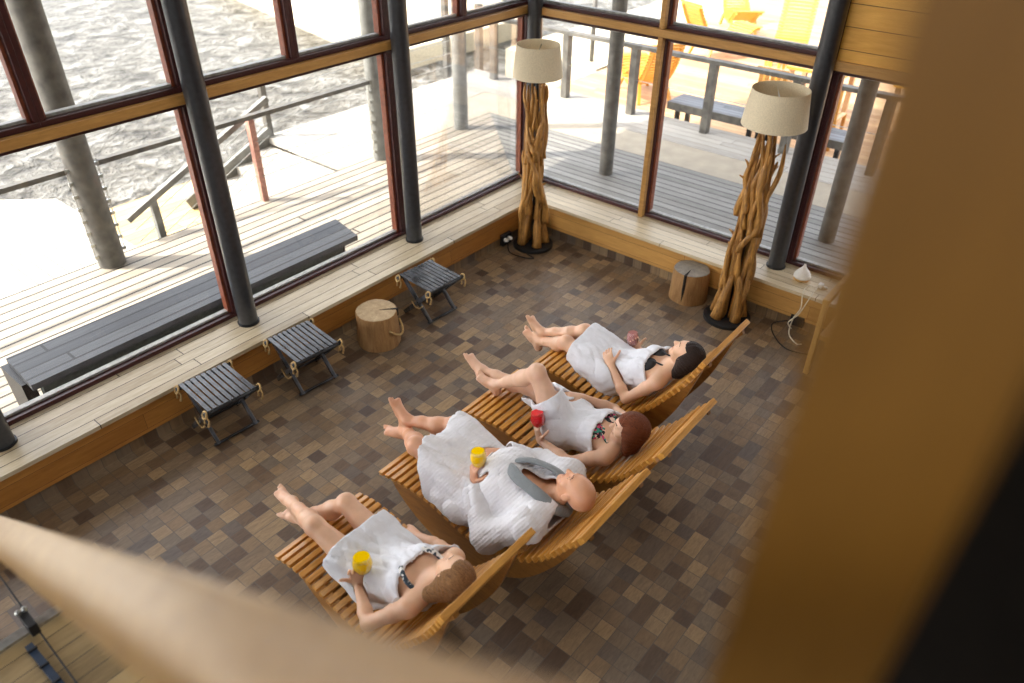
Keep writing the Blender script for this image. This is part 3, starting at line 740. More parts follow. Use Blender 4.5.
# ---------------------------------------------------------------- people: smooth-blended volumes turned into one skin
class Field:
    def __init__(s, lo, hi, h):
        s.lo = np.array(lo, np.float32); s.h = h
        s.n = np.ceil((np.array(hi)-np.array(lo))/h).astype(int)+1
        s.f = np.full(s.n, .15, np.float32)
    def sub(s, lo, hi):
        a = np.maximum(0, np.floor((np.array(lo)-s.lo)/s.h).astype(int)); b = np.minimum(s.n, np.ceil((np.array(hi)-s.lo)/s.h).astype(int)+1)
        if (b <= a).any(): return None, None
        sl = tuple(slice(i, j) for i, j in zip(a, b))
        ax = [s.lo[i]+s.h*np.arange(a[i], b[i], dtype=np.float32) for i in range(3)]
        return sl, np.meshgrid(*ax, indexing='ij', sparse=True)
    def add(s, pr, g=0., sub=False):
        k = pr.get('k', .02)
        if pr['t'] == 'c':
            a, b, ra, rb = np.array(pr['a']), np.array(pr['b']), pr['ra']+g, pr['rb']+g
            m = max(ra, rb)+k+.03; sl, X = s.sub(np.minimum(a, b)-m, np.maximum(a, b)+m)
            if sl is None: return
            d = b-a; L2 = float(d @ d)+1e-12
            q = [X[i]-a[i] for i in range(3)]
            t = np.clip((q[0]*d[0]+q[1]*d[1]+q[2]*d[2])/L2, 0, 1)
            r = ra+(rb-ra)*t; q = [q[i]-t*d[i] for i in range(3)]
            if pr.get('n') is not None:
                n, sc = np.array(pr['n']), pr['s']; qn = q[0]*n[0]+q[1]*n[1]+q[2]*n[2]
                e = qn*(1/sc-1); q = [q[i]+e*n[i] for i in range(3)]
                dd = (np.sqrt(q[0]**2+q[1]**2+q[2]**2)-r)*min(1, (sc+1)/2)
            else: dd = np.sqrt(q[0]**2+q[1]**2+q[2]**2)-r
        else:
            c, R, r = np.array(pr['c']), np.array(pr['R']), np.array(pr['r'])+g
            m = r.max()+k+.03; sl, X = s.sub(c-m, c+m)
            if sl is None: return
            q = [X[i]-c[i] for i in range(3)]
            l = [(q[0]*R[0,j]+q[1]*R[1,j]+q[2]*R[2,j]) for j in range(3)]
            k0 = np.sqrt(sum((l[j]/r[j])**2 for j in range(3))); k1 = np.sqrt(sum((l[j]/r[j]**2)**2 for j in range(3)))+1e-6
            dd = k0*(k0-1)/k1
        f = s.f[sl]
        if sub:
            dd = -dd; hh = np.clip(.5-.5*(f-dd)/max(k,1e-4), 0, 1); s.f[sl] = f*(1-hh)+dd*hh+k*hh*(1-hh)
        else:
            hh = np.clip(.5+.5*(f-dd)/max(k,1e-4), 0, 1); s.f[sl] = f*(1-hh)+dd*hh-k*hh*(1-hh)
    def grid(s):
        return np.meshgrid(*[s.lo[i]+s.h*np.arange(s.n[i], dtype=np.float32) for i in range(3)], indexing='ij', sparse=True)
    def cut(s, p, n):
        X = s.grid(); n = np.array(n)/np.linalg.norm(n)
        s.f = np.maximum(s.f, (X[0]-p[0])*n[0]+(X[1]-p[1])*n[1]+(X[2]-p[2])*n[2])
    def mesh(s):
        f = s.f; f[0]=f[-1]=.1; f[:,0]=f[:,-1]=.1; f[:,:,0]=f[:,:,-1]=.1
        I = f < 0
        c = np.zeros(np.array(f.shape)-1, np.int8)
        for i in (0,1):
            for j in (0,1):
                for k in (0,1): c += I[i:f.shape[0]-1+i, j:f.shape[1]-1+j, k:f.shape[2]-1+k]
        act = np.argwhere((c > 0) & (c < 8)); idx = -np.ones(c.shape, np.int64); idx[tuple(act.T)] = np.arange(len(act))
        off = [(i,j,k) for i in (0,1) for j in (0,1) for k in (0,1)]
        vals = {o: f[act[:,0]+o[0], act[:,1]+o[1], act[:,2]+o[2]] for o in off}
        acc = np.zeros((len(act),3)); cnt = np.zeros(len(act))
        for o in off:
            for ax in range(3):
                if o[ax]: continue
                o2 = list(o); o2[ax] = 1; o2 = tuple(o2); a, b = vals[o], vals[o2]; m = (a < 0) != (b < 0)
                t = a[m]/(a[m]-b[m]); p = np.tile(np.array(o, float), (m.sum(),1)); p[:,ax] = t
                acc[m] += p; cnt[m] += 1
        vs = s.lo+(act+acc/cnt[:,None])*s.h
        fs = []
        for ax in range(3):
            a1, a2 = (ax+1)%3, (ax+2)%3
            sl1 = [slice(None)]*3; sl2 = [slice(None)]*3; sl1[ax] = slice(0,-1); sl2[ax] = slice(1,None)
            A = I[tuple(sl1)]; B = I[tuple(sl2)]; e = np.argwhere(A != B)
            e = e[(e[:,a1] > 0) & (e[:,a2] > 0) & (e[:,a1] < f.shape[a1]-1) & (e[:,a2] < f.shape[a2]-1)]
            def cell(d1, d2):
                q = e.copy(); q[:,a1] -= d1; q[:,a2] -= d2; return idx[q[:,0], q[:,1], q[:,2]]
            Q = np.stack([cell(1,1), cell(0,1), cell(0,0), cell(1,0)], 1)
            ins = A[e[:,0], e[:,1], e[:,2]]
            Q[~ins] = Q[~ins][:, ::-1]
            fs.append(Q)
        return vs, np.concatenate(fs)
def np_mesh(name, vs, fs):
    me = bpy.data.meshes.new(name); n = len(fs)
    me.vertices.add(len(vs)); me.vertices.foreach_set('co', vs.astype(np.float32).ravel())
    me.loops.add(4*n); me.loops.foreach_set('vertex_index', fs.astype(np.int32).ravel())
    me.polygons.add(n); me.polygons.foreach_set('loop_start', np.arange(0, 4*n, 4, dtype=np.int32))
    me.update(calc_edges=True); me.polygons.foreach_set('use_smooth', [True]*n); return me
def relax(vs, fs, it=2, lam=.5, w=None):
    n = len(vs); e = np.concatenate([fs[:,[0,1]], fs[:,[1,2]], fs[:,[2,3]], fs[:,[3,0]]]); e = np.concatenate([e, e[:,::-1]])
    cnt = np.bincount(e[:,0], minlength=n)[:,None]
    for i in range(it):
        for l in (lam, -lam*.95):
            av = np.stack([np.bincount(e[:,0], weights=vs[e[:,1],j], minlength=n) for j in range(3)], 1)/cnt
            vs = vs+(av-vs)*l
    return vs
def cone(a, b, ra, rb, k=.02, n=None, s=1.): return dict(t='c', a=tuple(a), b=tuple(b), ra=ra, rb=rb, k=k, n=None if n is None else tuple(n), s=s)
def ell(c, r, R, k=.02): return dict(t='e', c=tuple(c), r=tuple(r), R=np.array(R), k=k)
def nrm(v): v = V(v); return v.normalized()
def frame(x, y, z): return [[x[i], y[i], z[i]] for i in range(3)]

def hand_prims(wr, d, n, t, curl=.5, thumb=.6, s=1., spread=.06, curls=None):
    """wr wrist, d towards knuckles, n out of the palm, t towards the thumb"""
    d = nrm(d); n = V(n); n = nrm(n-d*n.dot(d)); t = nrm(V(t)-d*V(t).dot(d)-n*V(t).dot(n)); P = []
    P.append(cone(wr, wr+d*.045*s, .027*s, .030*s, .02, n, .62))
    for q in (-.028, -.010, .010, .028):
        P.append(cone(wr+d*.02*s+t*q*.6*s, wr+d*.082*s+t*q*s, .013*s, .0125*s, .014, n, .85))
    for i, (q, L) in enumerate(((.030,.068),(.0105,.078),(-.0095,.072),(-.028,.056))):
        b = wr+d*.083*s+t*q*s; dirv = nrm(d+t*(q*spread/.028)); ang = 0; c = curl if curls is None else curls[i]
        r = .0088*s
        for j, f in enumerate((.46,.30,.24)):
            ang += c*(.75, 1.0, .75)[j]
            dd = nrm(dirv*math.cos(ang)+n*math.sin(ang)); e = b+dd*L*f*s
            P.append(cone(b, e, r, r*.9, .003)); b = e; r *= .9
    b = wr+d*.022*s+t*.024*s; dd = nrm(d*.55+t*.75+n*.25*thumb)
    for j, f in enumerate((.042,.032,.027)):
        e = b+dd*f*s; P.append(cone(b, e, (.0135,.0105,.0098)[j]*s, (.0105,.0098,.0082)[j]*s, .008 if j == 0 else .003)); b = e
        dd = nrm(dd+d*.35+n*thumb*.6)
    return P
def foot_prims(an, d, up, s=1., side=1.):
    """an ankle, d towards the toes, up from sole to instep"""
    d = nrm(d); up = V(up); up = nrm(up-d*up.dot(d)); l = d.cross(up)*side; P = []
    heel = an-up*.048*s-d*.032*s
    P.append(cone(an, heel, .031*s, .027*s, .03)); P.append(cone(heel, an-up*.05*s+d*.07*s, .026*s, .027*s, .03))
    P.append(cone(an+d*.01*s, an-up*.045*s+d*.11*s, .030*s, .021*s, .03, up, .8))
    for q in (-.026, -.010, .008, .026):
        P.append(cone(an-up*.05*s+d*.05*s+l*q*.6*s, an-up*.055*s+d*.13*s+l*q*s, .018*s, .0145*s, .014))
    for i, q in enumerate((.030, .012, -.003, -.017, -.030)):
        b = an-up*.055*s+d*(.132-.008*i*(i > 1))*s+l*q*s; L = (.038,.032,.028,.024,.019)[i]
        r = (.0125,.0085,.008,.0075,.0075)[i]*s
        P.append(cone(b, b+(d*.9-up*.15)*L*s+up*.003, r*1.05, r*.85, .004))
    return P
def head_prims(c, f, u, s=1., man=False):
    f = nrm(f); u = V(u); u = nrm(u-f*u.dot(f)); a = f.cross(u); R = frame(a, f, u)
    T = lambda x, y, z: c+a*(x*s)+f*(y*s)+u*(z*s)
    P = [ell(T(0,-.012,.03), (.074*s,.093*s,.082*s), R, .02), ell(T(0,.025,-.02), (.060*s,.064*s,.085*s), R, .03)]
    P += [cone(T(-.03,.0,-.055), T(-.012,.062,-.092), .030*s, .017*s, .025), cone(T(.03,.0,-.055), T(.012,.062,-.092), .030*s, .017*s, .025)]
    P += [cone(T(0,.066,-.094), T(0,.07,-.094), .019*s, .018*s, .02)]
    for x in (-1, 1):
        P.append(ell(T(x*.043,.052,-.028), (.022*s,.022*s,.022*s), R, .03))
        P.append(cone(T(x*.012,.088,.022), T(x*.045,.070,.020), .008*s, .007*s, .014))
        P.append(ell(T(x*.077,-.008,-.012), (.008*s,.019*s,.032*s), R, .008))
    P += [cone(T(0,.084,.012), T(0,.110,-.028), .008*s, .0125*s, .012), cone(T(-.013,.094,-.033), T(.013,.094,-.033), .008*s, .008*s, .008)]
    sub = [ell(T(x*.032,.102,.002), (.017*s,.020*s,.011*s), R, .012) for x in (-1, 1)]
    post = [ell(T(x*.032,.073,.0), (.0125*s,.0125*s,.0125*s), R, .004) for x in (-1, 1)]
    post += [cone(T(-.018,.085,-.053), T(.018,.085,-.053), .0075*s, .0075*s, .006), cone(T(-.015,.084,-.063), T(.015,.084,-.063), .0085*s, .0085*s, .006)]
    return P, sub, post, (T, a, f, u)

SKIN = {}
def skin_mat(name, col, lip):
    t = NT(name); p = t.pos('obj'); f = t.noise(p, 18, 4); g = t.noise(p, 5, 2)
    c = t.ramp(f, [(.3, tuple(x*.94 for x in col)), (.7, col)])
    c = t.mix(t.math('MULTIPLY', g, .18), c, lin((col[0]*.98, col[1]*.80, col[2]*.74)))
    t.bump(f, .06, .003); m = t.fin(c, .42)
    t.b.inputs['Subsurface Weight'].default_value = .12; t.b.inputs['Subsurface Radius'].default_value = (.02,.008,.004); t.b.inputs['Subsurface Scale'].default_value = .5
    return m, plain(name+'_lips', lip, .4), plain(name+'_brow', (88,62,46), .7)
def hair_mat(name, c0, c1):
    t = NT(name); p = t.pos('obj', (1,1,1)); f = t.noise(t.pos('obj', (16,3,16)), 9, 6, .75, 1.2)
    t.bump(f, .8, .012); m = t.fin(t.ramp(f, [(.3, c0), (.7, c1)]), .55, spec=.25); return m

def body_prims(J, g):
    """J: dict of joints; g: girth dict"""
    P = []; hn, hf, sn, sf = [V(J[k]) for k in ('hip_n','hip_f','sh_n','sh_f')]
    hc, sc = (hn+hf)/2, (sn+sf)/2; ax = nrm(sc-hc); lt = nrm(sf-sn); lt = nrm(lt-ax*lt.dot(ax)); fr = lt.cross(ax)
    if fr.z < 0: fr = -fr
    J['ax'], J['lt'], J['fr'] = ax, lt, fr; T = {}
    w = g.get('w', 1.)
    mid = hc.lerp(sc, .42)+fr*g.get('belly', 0)*.3
    chest = hc.lerp(sc, .78)
    P += [cone(hn+ax*.0-lt*.01, hf+lt*.01, .100*w, .100*w, .05, fr, .92)]
    P += [cone(hc+ax*.03-lt*.035, mid-lt*.03, .105*w, .088*w, .06, fr, .95), cone(hc+ax*.03+lt*.035, mid+lt*.03, .105*w, .088*w, .06, fr, .95)]
    P += [cone(mid-lt*.03, chest-lt*.055*w, .088*w, .098*w, .05, fr, .95), cone(mid+lt*.03, chest+lt*.055*w, .088*w, .098*w, .05, fr, .95)]
    if g.get('belly'): P += [ell(hc.lerp(sc,.35)+fr*.05, (.12,.13,.075), frame(lt, ax, fr), .06)]
    P += [cone(chest, sc-ax*.01, .095*w, .060, .05), cone(sn, sf, .052*w, .052*w, .05)]
    if g.get('bust'):
        for q in (-1, 1): P.append(ell(hc.lerp(sc,.70)+fr*.062+lt*q*.062, (.058,.058,.045), frame(lt, ax, fr), .03))
    nb = sc+ax*.02+fr*.005; hd = V(J['head'])
    P += [cone(nb, V(J['neck_top']), .060 if g.get('man') else .050, .052 if g.get('man') else .044, .035)]
    P += [cone(sn.lerp(nb,.25)+ax*.01, nb+ (V(J['neck_top'])-nb)*.4, .040, .045, .04), cone(sf.lerp(nb,.25)+ax*.01, nb+(V(J['neck_top'])-nb)*.4, .040, .045, .04)]
    T['torso'] = P
    m = g.get('arm', 1.)
    for s_ in 'nf':
        sh, el, wr = V(J['sh_'+s_]), V(J['el_'+s_]), V(J['wr_'+s_])
        A = [cone(sh, sh.lerp(el,.35), .050*m, .046*m, .03), cone(sh.lerp(el,.35), el, .045*m, .036*m, .02), cone(el, el.lerp(wr,.3), .037*m, .038*m, .02), cone(el.lerp(wr,.3), wr, .037*m, .0235*m, .02)]
        T['arm_'+s_] = A
        hp, kn, an = V(J['hip_'+s_]), V(J['kn_'+s_]), V(J['an_'+s_]); lw = g.get('leg', 1.)
        bk = -nrm((an-kn).normalized()+(hp-kn).normalized()) if ((an-kn).normalized()+(hp-kn).normalized()).length > .12 else V((0,0,1))
        B = [cone(hp, hp.lerp(kn,.45), .088*lw, .075*lw, .04), cone(hp.lerp(kn,.45), kn, .074*lw, .052*lw, .03),
             cone(kn+bk*.006, kn-bk*.0, .050*lw, .050*lw, .02),
             cone(kn, kn.lerp(an,.32)-bk*.014, .047*lw, .052*lw, .03), cone(kn.lerp(an,.32)-bk*.014, kn.lerp(an,.7), .052*lw, .036*lw, .03), cone(kn.lerp(an,.7), an, .036*lw, .029*lw, .02)]
        T['leg_'+s_] = B
    return T

def bounds(prims, pad=.06):
    lo = np.full(3, 9e9); hi = -lo
    for p in prims:
        if p['t'] == 'c':
            r = max(p['ra'], p['rb']); c = [np.array(p['a']), np.array(p['b'])]
        else: r = max(p['r']); c = [np.array(p['c'])]
        for q in c: lo = np.minimum(lo, q-r); hi = np.maximum(hi, q+r)
    return lo-pad, hi+pad
def folds(F, amp, dirs, inner=None):
    X = F.grid(); x, y, z = X
    w = 0
    for (kx, ky, kz, ph, am, wx) in dirs:
        w = w+am*(1.1-2.2*np.sqrt(np.abs(np.sin(.5*(kx*x+ky*y+kz*z)+ph+wx*np.sin(6*x-5*y+9*z+ph)+.6*np.sin(17*y-13*z+11*x)))+.003))*(.55+.45*np.sin(9*x+7*y-8*z+2*ph))
    return (amp*w).astype(np.float32)
class Rot:  # small noise-free helper for the person's own folds
    pass

def cloth_shell(prims, g, cuts, amp, dirs, h=.006, th=.013, inner_cut=None, extra_sub=None, open_over=None):
    lo, hi = bounds(prims, .07+g); F = Field(lo, hi, h)
    for p in prims: F.add(dict(p, k=p['k']+.015), g)
    if amp:
        F.f = F.f+folds(F, amp, dirs)
    inner = F.f+th
    for c in cuts: F.cut(*c)
    F.f = np.maximum(F.f, -inner)
    for p in extra_sub or []: F.add(p, 0, True)
    for p in open_over or []:   # nothing of the cloth may cover these limbs: carve them and the space above them
        for k_ in range(6):
            q = dict(p, k=.006); up_ = V((-.25,-.2,1))*.022*k_
            if p['t'] == 'c': q['a'] = tuple(V(p['a'])+up_); q['b'] = tuple(V(p['b'])+up_)
            F.add(q, .003, True)
    vs, fs = F.mesh()
    return relax(vs, fs, 2), fs

def person(J, g, mats, label, clothes, hairf=None, h=.0052):
    T = body_prims(J, g); s = g.get('size', .95)
    hp, sub, post, HF = head_prims(V(J['head']), J['face'], J['up'], s*g.get('head', 1.), g.get('man'))
    T['hands'] = None
    allp = T['torso']+T['arm_n']+T['arm_f']+T['leg_n']+T['leg_f']
    hands = hand_prims(V(J['wr_n']), *J['hand_n'], s=s)+hand_prims(V(J['wr_f']), *J['hand_f'], s=s) if not isinstance(J['hand_n'], dict) else \
        hand_prims(V(J['wr_n']), s=s, **J['hand_n'])+hand_prims(V(J['wr_f']), s=s, **J['hand_f'])
    T['hands'] = hands
    feet = foot_prims(V(J['an_n']), J['ft_n'][0], J['ft_n'][1], s, 1)+foot_prims(V(J['an_f']), J['ft_f'][0], J['ft_f'][1], s, -1)
    lo, hi = bounds(allp+hp+hands+feet); F = Field(lo, hi, h)
    for part in (T['torso'], hp): 
        for p in part: F.add(p)
    for p in sub: F.add(p, 0, True)
    for p in post: F.add(p)
    for k_ in ('arm_n', 'arm_f', 'leg_n', 'leg_f'):
        G = Field(lo, hi, h)
        for p in T[k_]: G.add(p)
        b = .022 if k_[0] == 'a' else .03
        # blend the limb with the trunk, but keep crossing limbs apart
        hh = np.clip(.5+.5*(F.f-G.f)/b, 0, 1); a = V(J[('sh_' if k_[0] == 'a' else 'hip_')+k_[-1]]); X = F.grid()
        near = (np.sqrt((X[0]-a.x)**2+(X[1]-a.y)**2+(X[2]-a.z)**2) < .2)
        F.f = np.where(near, F.f*(1-hh)+G.f*hh-b*hh*(1-hh), np.minimum(F.f, G.f)).astype(np.float32)
    for p in hands+feet: F.add(p)
    vs, fs = F.mesh(); vs = relax(vs, fs, 1)
    me = np_mesh('person', vs, fs)
    # lips and brows
    Tn, a, f, u = HF; c = np.array(V(J['head'])); hs = s*g.get('head', 1.)
    q = (vs-c)/hs; la, lf, lu = q @ np.array(a), q @ np.array(f), q @ np.array(u)
    lip = (abs(la) < .023) & (abs(lu+.058) < .0105) & (lf > .078) & (abs(lu+.058) < .0105*(1.15-abs(la)/.03))
    brow = (abs(abs(la)-.031) < .019) & (abs(lu-.0225-.004*(1-abs(abs(la)-.031)/.019)) < .004) & (lf > .055)
    lash = (abs(abs(la)-.032) < .0125) & (abs(lu+.004) < .003) & (lf > .06)
    vm = np.zeros(len(vs), int); vm[lip] = 1; vm[brow | lash] = 2
    fm = np.where((vm[fs] == 1).sum(1) >= 3, 1, np.where((vm[fs] == 2).sum(1) >= 3, 2, 0))
    for m in mats: me.materials.append(m)
    me.polygons.foreach_set('material_index', fm.astype(np.int32))
    hc = (V(J['hip_n'])+V(J['hip_f']))/2; loc = V((hc.x, hc.y, 0)); me.transform(Matrix.Translation(-loc))
    o = bpy.data.objects.new('person', me); COL.objects.link(o); o.location = loc
    tag(o, label, 'person', 'people reclining on the loungers')
    def child(name, vsfs, mat):
        m = np_mesh(name, *vsfs); m.transform(Matrix.Translation(-loc)); m.materials.append(mat)
        c = bpy.data.objects.new(name, m); COL.objects.link(c); c.parent = o; return c
    clothes(child, T, J, HF, hs, o, loc)
    return o

def towel(child, T, J, HF, hs, hem, top, seed, seat=(.0,.25,.5), mat='toweling', amp=.009, knee_pull=None, gl=.018):
    ax, lt, fr = J['ax'], J['lt'], J['fr']; hn, hf = V(J['hip_n']), V(J['hip_f']); kn, kf = V(J['kn_n']), V(J['kn_f'])
    sc = (V(J['sh_n'])+V(J['sh_f']))/2; hc = (hn+hf)/2
    pr = [dict(p) for p in T['torso'][:-3]]+[dict(p) for p in T['leg_n'][:2]+T['leg_f'][:2]]
    # cloth spans between the thighs
    for f in (.1,.3,.5,.7,.85): pr.append(cone(hn.lerp(kn,f), hf.lerp(kf,f), .078-.025*f, .078-.025*f, .05))
    for f in seat: # and settles on the seat
        pr.append(cone(hn.lerp(kn,f)-V((.0,0,.03)), hf.lerp(kf,f)-V((0,0,.03)), .075, .075, .05))
    rs = random.Random(seed); dirs = []
    for i in range(7):
        d = lt*rs.uniform(.6,1.)*rs.choice([-1,1])+ax*rs.uniform(-.35,.35)+fr*rs.uniform(-.5,.5); k = rs.uniform(50, 150)
        dirs.append((d.x*k, d.y*k, d.z*k, rs.random()*6, rs.uniform(.3,1.)*55/k, rs.uniform(.8,2.2)))
    (pn, nn), (pt, nt) = hem, top
    r = cloth_shell(pr, gl, [(pn, nn), (pt, nt)], amp, dirs, open_over=T['arm_n'][2:]+T['arm_f'][2:]+T['hands'])
    c = child('towel', r, M[mat])
    # rolled upper edge of the towel, wrapped round the chest
    pt, nt = V(pt), nrm(nt)
    return c
def hair(child, J, HF, hs, mat, long=None, bald=False, face_cut=.018, top=.062, g=1.):
    Tn, a, f, u = HF; R = frame(a, f, u)
    pr = [ell(Tn(0,-.022,.036), (.084*hs*g,.100*hs*g,.090*hs*g), R, .02), ell(Tn(0,-.055,-.02), (.074*hs,.055*hs,.075*hs), R, .03)]
    for x in (-1, 1): pr.append(ell(Tn(x*.058,-.025,-.01), (.028*hs,.045*hs,.06*hs), R, .02))
    pr += long or []
    lo, hi = bounds(pr); F = Field(lo, hi, .0045)
    for p in pr: F.add(p)
    X = F.grid(); q = [X[i]-V(J['head'])[i] for i in range(3)]
    la = (q[0]*a[0]+q[1]*a[1]+q[2]*a[2])/hs; lf = (q[0]*f[0]+q[1]*f[1]+q[2]*f[2])/hs; lu = (q[0]*u[0]+q[1]*u[1]+q[2]*u[2])/hs
    F.f = F.f+(.0012*np.sin(150*la+12*np.sin(22*lu)+30*lf)+.0008*np.sin(260*la+8*np.sin(31*lu))).astype(np.float32)
    # open the face
    cut = np.minimum(lf-(face_cut+.0*la), top+.0*lu-lu)  # in front of the ears and below the hairline
    F.f = np.maximum(F.f, np.where((lf > -.2), cut*hs*1.0, -1).astype(np.float32)) if not bald else F.f
    vs, fs = F.mesh(); return child('hair', (relax(vs, fs, 1), fs), mat)
def strap(child, name, pts, r, mat, n=10, flat=None):
    P = [V(p) for p in pts]; D = []
    for i in range(len(P)-1):
        p0, p1, p2, p3 = P[max(i-1,0)], P[i], P[i+1], P[min(i+2,len(P)-1)]
        for k in range(6):
            t = k/6; D.append(.5*((2*p1)+(p2-p0)*t+(2*p0-5*p1+4*p2-p3)*t*t+(3*p1-p0-3*p2+p3)*t**3))
    D.append(P[-1]); return D
def tubechild(o, loc, name, pts, r, mat, n=8):
    D = strap(None, name, pts, r, mat); mb = MB().tube(D, r, n)
    me = bpy.data.meshes.new(name); me.from_pydata([tuple(V(v)-loc) for v in mb.v], [], mb.f); me.update()
    me.polygons.foreach_set('use_smooth', [True]*len(me.polygons)); me.materials.append(mat)
    c = bpy.data.objects.new(name, me); COL.objects.link(c); c.parent = o; return c

sk1 = skin_mat('fair_skin', (228,184,152), (190,104,92)); sk2 = skin_mat('pale_skin', (226,186,158), (184,104,94)); skm = skin_mat('tanned_skin', (216,162,128), (178,100,84))
M['hair_b'] = hair_mat('brown_hair', (78,48,26), (168,122,76)); M['hair_r'] = hair_mat('auburn_hair', (62,28,14), (136,72,38)); M['hair_d'] = hair_mat('dark_hair', (20,14,12), (56,40,34))
M['stubble'] = plain('hair_stubble', (176,132,104), .6)
M['bik_w'] = NT('patterned_strap'); _t = M['bik_w']; M['bik_w'] = _t.fin(_t.ramp(_t.noise(_t.pos('obj'), 34, 1), [(.50, (226,224,220)), (.53, (40,56,70))]), .7)
_t = NT('flower_print'); _p = _t.pos('obj'); _v = _t.n('TexVoronoi'); _t.L(_p, _v.inputs['Vector']); _v.inputs['Scale'].default_value = 70
_c = _t.ramp(_t.sep(_v.outputs['Color'])[0], [(0,(28,30,36)),(.3,(60,150,130)),(.5,(214,62,120)),(.7,(238,214,200)),(.85,(36,60,70))], 'CONSTANT'); M['bik_f'] = _t.fin(_c, .7)
M['bik_k'] = plain('black_swimwear', (26,28,34), .6)
M['grey_collar'] = mat_cloth('grey_collar', (132,138,142))
def drink(loc, axis, label, col, mat=None, level=.8, r=.048, parent=None):
    """stemmed glass; loc is the centre of the bowl"""
    ax = nrm(axis); side = nrm(ax.cross(V((1,0,0)))); R = Matrix((side.cross(ax)*-1, side, ax)).transposed()
    if R.determinant() < 0: R = Matrix((side.cross(ax), side, ax)).transposed()
    T = thing('wine_glass', loc, label, 'glass', 'drinks held by the guests')
    o = V(loc)
    out = [(.004,-.062),(.022,-.056),(.038,-.038),(r-.002,-.012),(r,.006),(r-.004,.032),(r-.010,.058)]
    inn = [(a-.002, z+.0015) for a, z in out[1:]]
    MB().lathe(out+inn[::-1], o, 32, R).build('bowl', M['drink_glass'], T, smooth=1)
    if level > 0:
        lq = [(0,-.056)]+[(max(.001,a-.0022), z+.0015) for a, z in out[1:6]]+[(r-.0105,.050),(0,.050)]
        MB().lathe(lq, o, 32, R).build('drink', mat, T, smooth=40)
    MB().lathe([(.0045,-.062),(.0035,-.075),(.0035,-.135),(.006,-.143),(.033,-.148),(.034,-.150),(0,-.150)], o, 24, R).build('stem', M['drink_glass'], T, smooth=1)
M['drink_glass'] = mat_glass('drinking_glass', fr_=.22)
M['oj'] = mat_liquid('yellow_juice', (255,208,0), .0); M['red'] = mat_liquid('red_drink', (214,12,28), .0); M['pink'] = mat_liquid('pale_pink_drink', (214,150,146), 1.2)
TOCAM = V((-.62,-.62,.45)); LEFT = V((-.7,.7,0))

# --- woman nearest the handrail
J = dict(head=(1.545,1.585,.815), face=(.58,.58,.56), up=(.12,-.75,.62), neck_top=(1.54,1.655,.735), sh_n=(1.355,1.71,.67), sh_f=(1.705,1.74,.66),
  hip_n=(1.45,2.06,.475), hip_f=(1.62,2.06,.475), kn_n=(1.41,2.47,.62), kn_f=(1.63,2.48,.60), an_n=(1.52,2.85,.44), an_f=(1.53,2.80,.345),
  el_n=(1.235,1.87,.53), wr_n=(1.355,2.08,.525), el_f=(1.80,1.94,.50), wr_f=(1.815,2.14,.425),
  hand_n=dict(d=(.1,.1,1), n=TOCAM, t=LEFT, curl=.62, thumb=1.0, spread=.12), hand_f=dict(d=(.1,.9,-.15), n=(0,-.1,-1), t=(-1,0,0), curl=.25),
  ft_n=((.05,.80,.30),(0,-.3,.9)), ft_f=((-.2,.85,.12),(0,-.15,.95)))
def cl(child, T, J, HF, hs, o, loc):
    ax, lt, fr = J['ax'], J['lt'], J['fr']; sc = (V(J['sh_n'])+V(J['sh_f']))/2; hc = (V(J['hip_n'])+V(J['hip_f']))/2
    towel(child, T, J, HF, hs, ((1.5,2.30,.55),(0,.95,.3)), (hc.lerp(sc,.89),ax+fr*.15), 3)
    Tn = HF[0]
    hair(child, J, HF, hs, M['hair_b'], [cone(Tn(0,-.05,.0), Tn(-.06,-.075,-.12), .064, .040, .04), cone(Tn(.03,-.05,.0), Tn(.03,-.08,-.12), .055, .03, .04)], face_cut=.030, top=.056, g=1.0)
    a = V(J['sh_n'])
    tubechild(o, loc, 'bikini_strap', [hc.lerp(sc,.80)+fr*.13-lt*.07, hc.lerp(sc,.92)+fr*.105-lt*.10, sc+fr*.062-lt*.105, sc-fr*.0+ax*.058-lt*.09, sc-fr*.05+ax*.03-lt*.07], .012, M['bik_w'])
    tubechild(o, loc, 'bikini_strap', [hc.lerp(sc,.80)+fr*.13+lt*.07, hc.lerp(sc,.92)+fr*.105+lt*.09, sc+fr*.062+lt*.10, sc+ax*.058+lt*.09, sc-fr*.05+ax*.03+lt*.07], .012, M['bik_w'])
person(J, dict(bust=1, w=.95, arm=.92, leg=.97, size=.93), sk1, 'woman in a white towel reclining with a yellow drink, nearest the handrail', cl)
drink((1.385,2.06,.665), (.05,.05,1), 'stemmed glass of yellow juice held by the woman nearest the handrail', 'y', M['oj'], r=.052)

# --- bald man in a robe
J = dict(head=(2.345,1.465,.80), face=(.28,.5,.82), up=(-.05,-.88,.42), neck_top=(2.34,1.555,.725), sh_n=(2.13,1.62,.62), sh_f=(2.55,1.66,.63),
  hip_n=(2.245,2.05,.46), hip_f=(2.43,2.05,.46), kn_n=(2.16,2.47,.65), kn_f=(2.46,2.44,.62), an_n=(2.33,2.745,.49), an_f=(2.345,2.745,.565),
  el_n=(2.05,1.83,.44), wr_n=(2.20,2.055,.60), el_f=(2.62,1.89,.52), wr_f=(2.455,2.06,.63),
  hand_n=dict(d=(.08,.1,1), n=TOCAM*-.3+V((.5,-.5,.2)), t=(-.5,-.5,.3), curl=.75, thumb=1.), hand_f=dict(d=(-.55,.6,.05), n=(0,0,-1), t=(-.5,-.7,.0), curl=.3),
  ft_n=((-.3,.8,.1),(0,-.1,.9)), ft_f=((.05,.42,.9),(0,-.9,.42)))
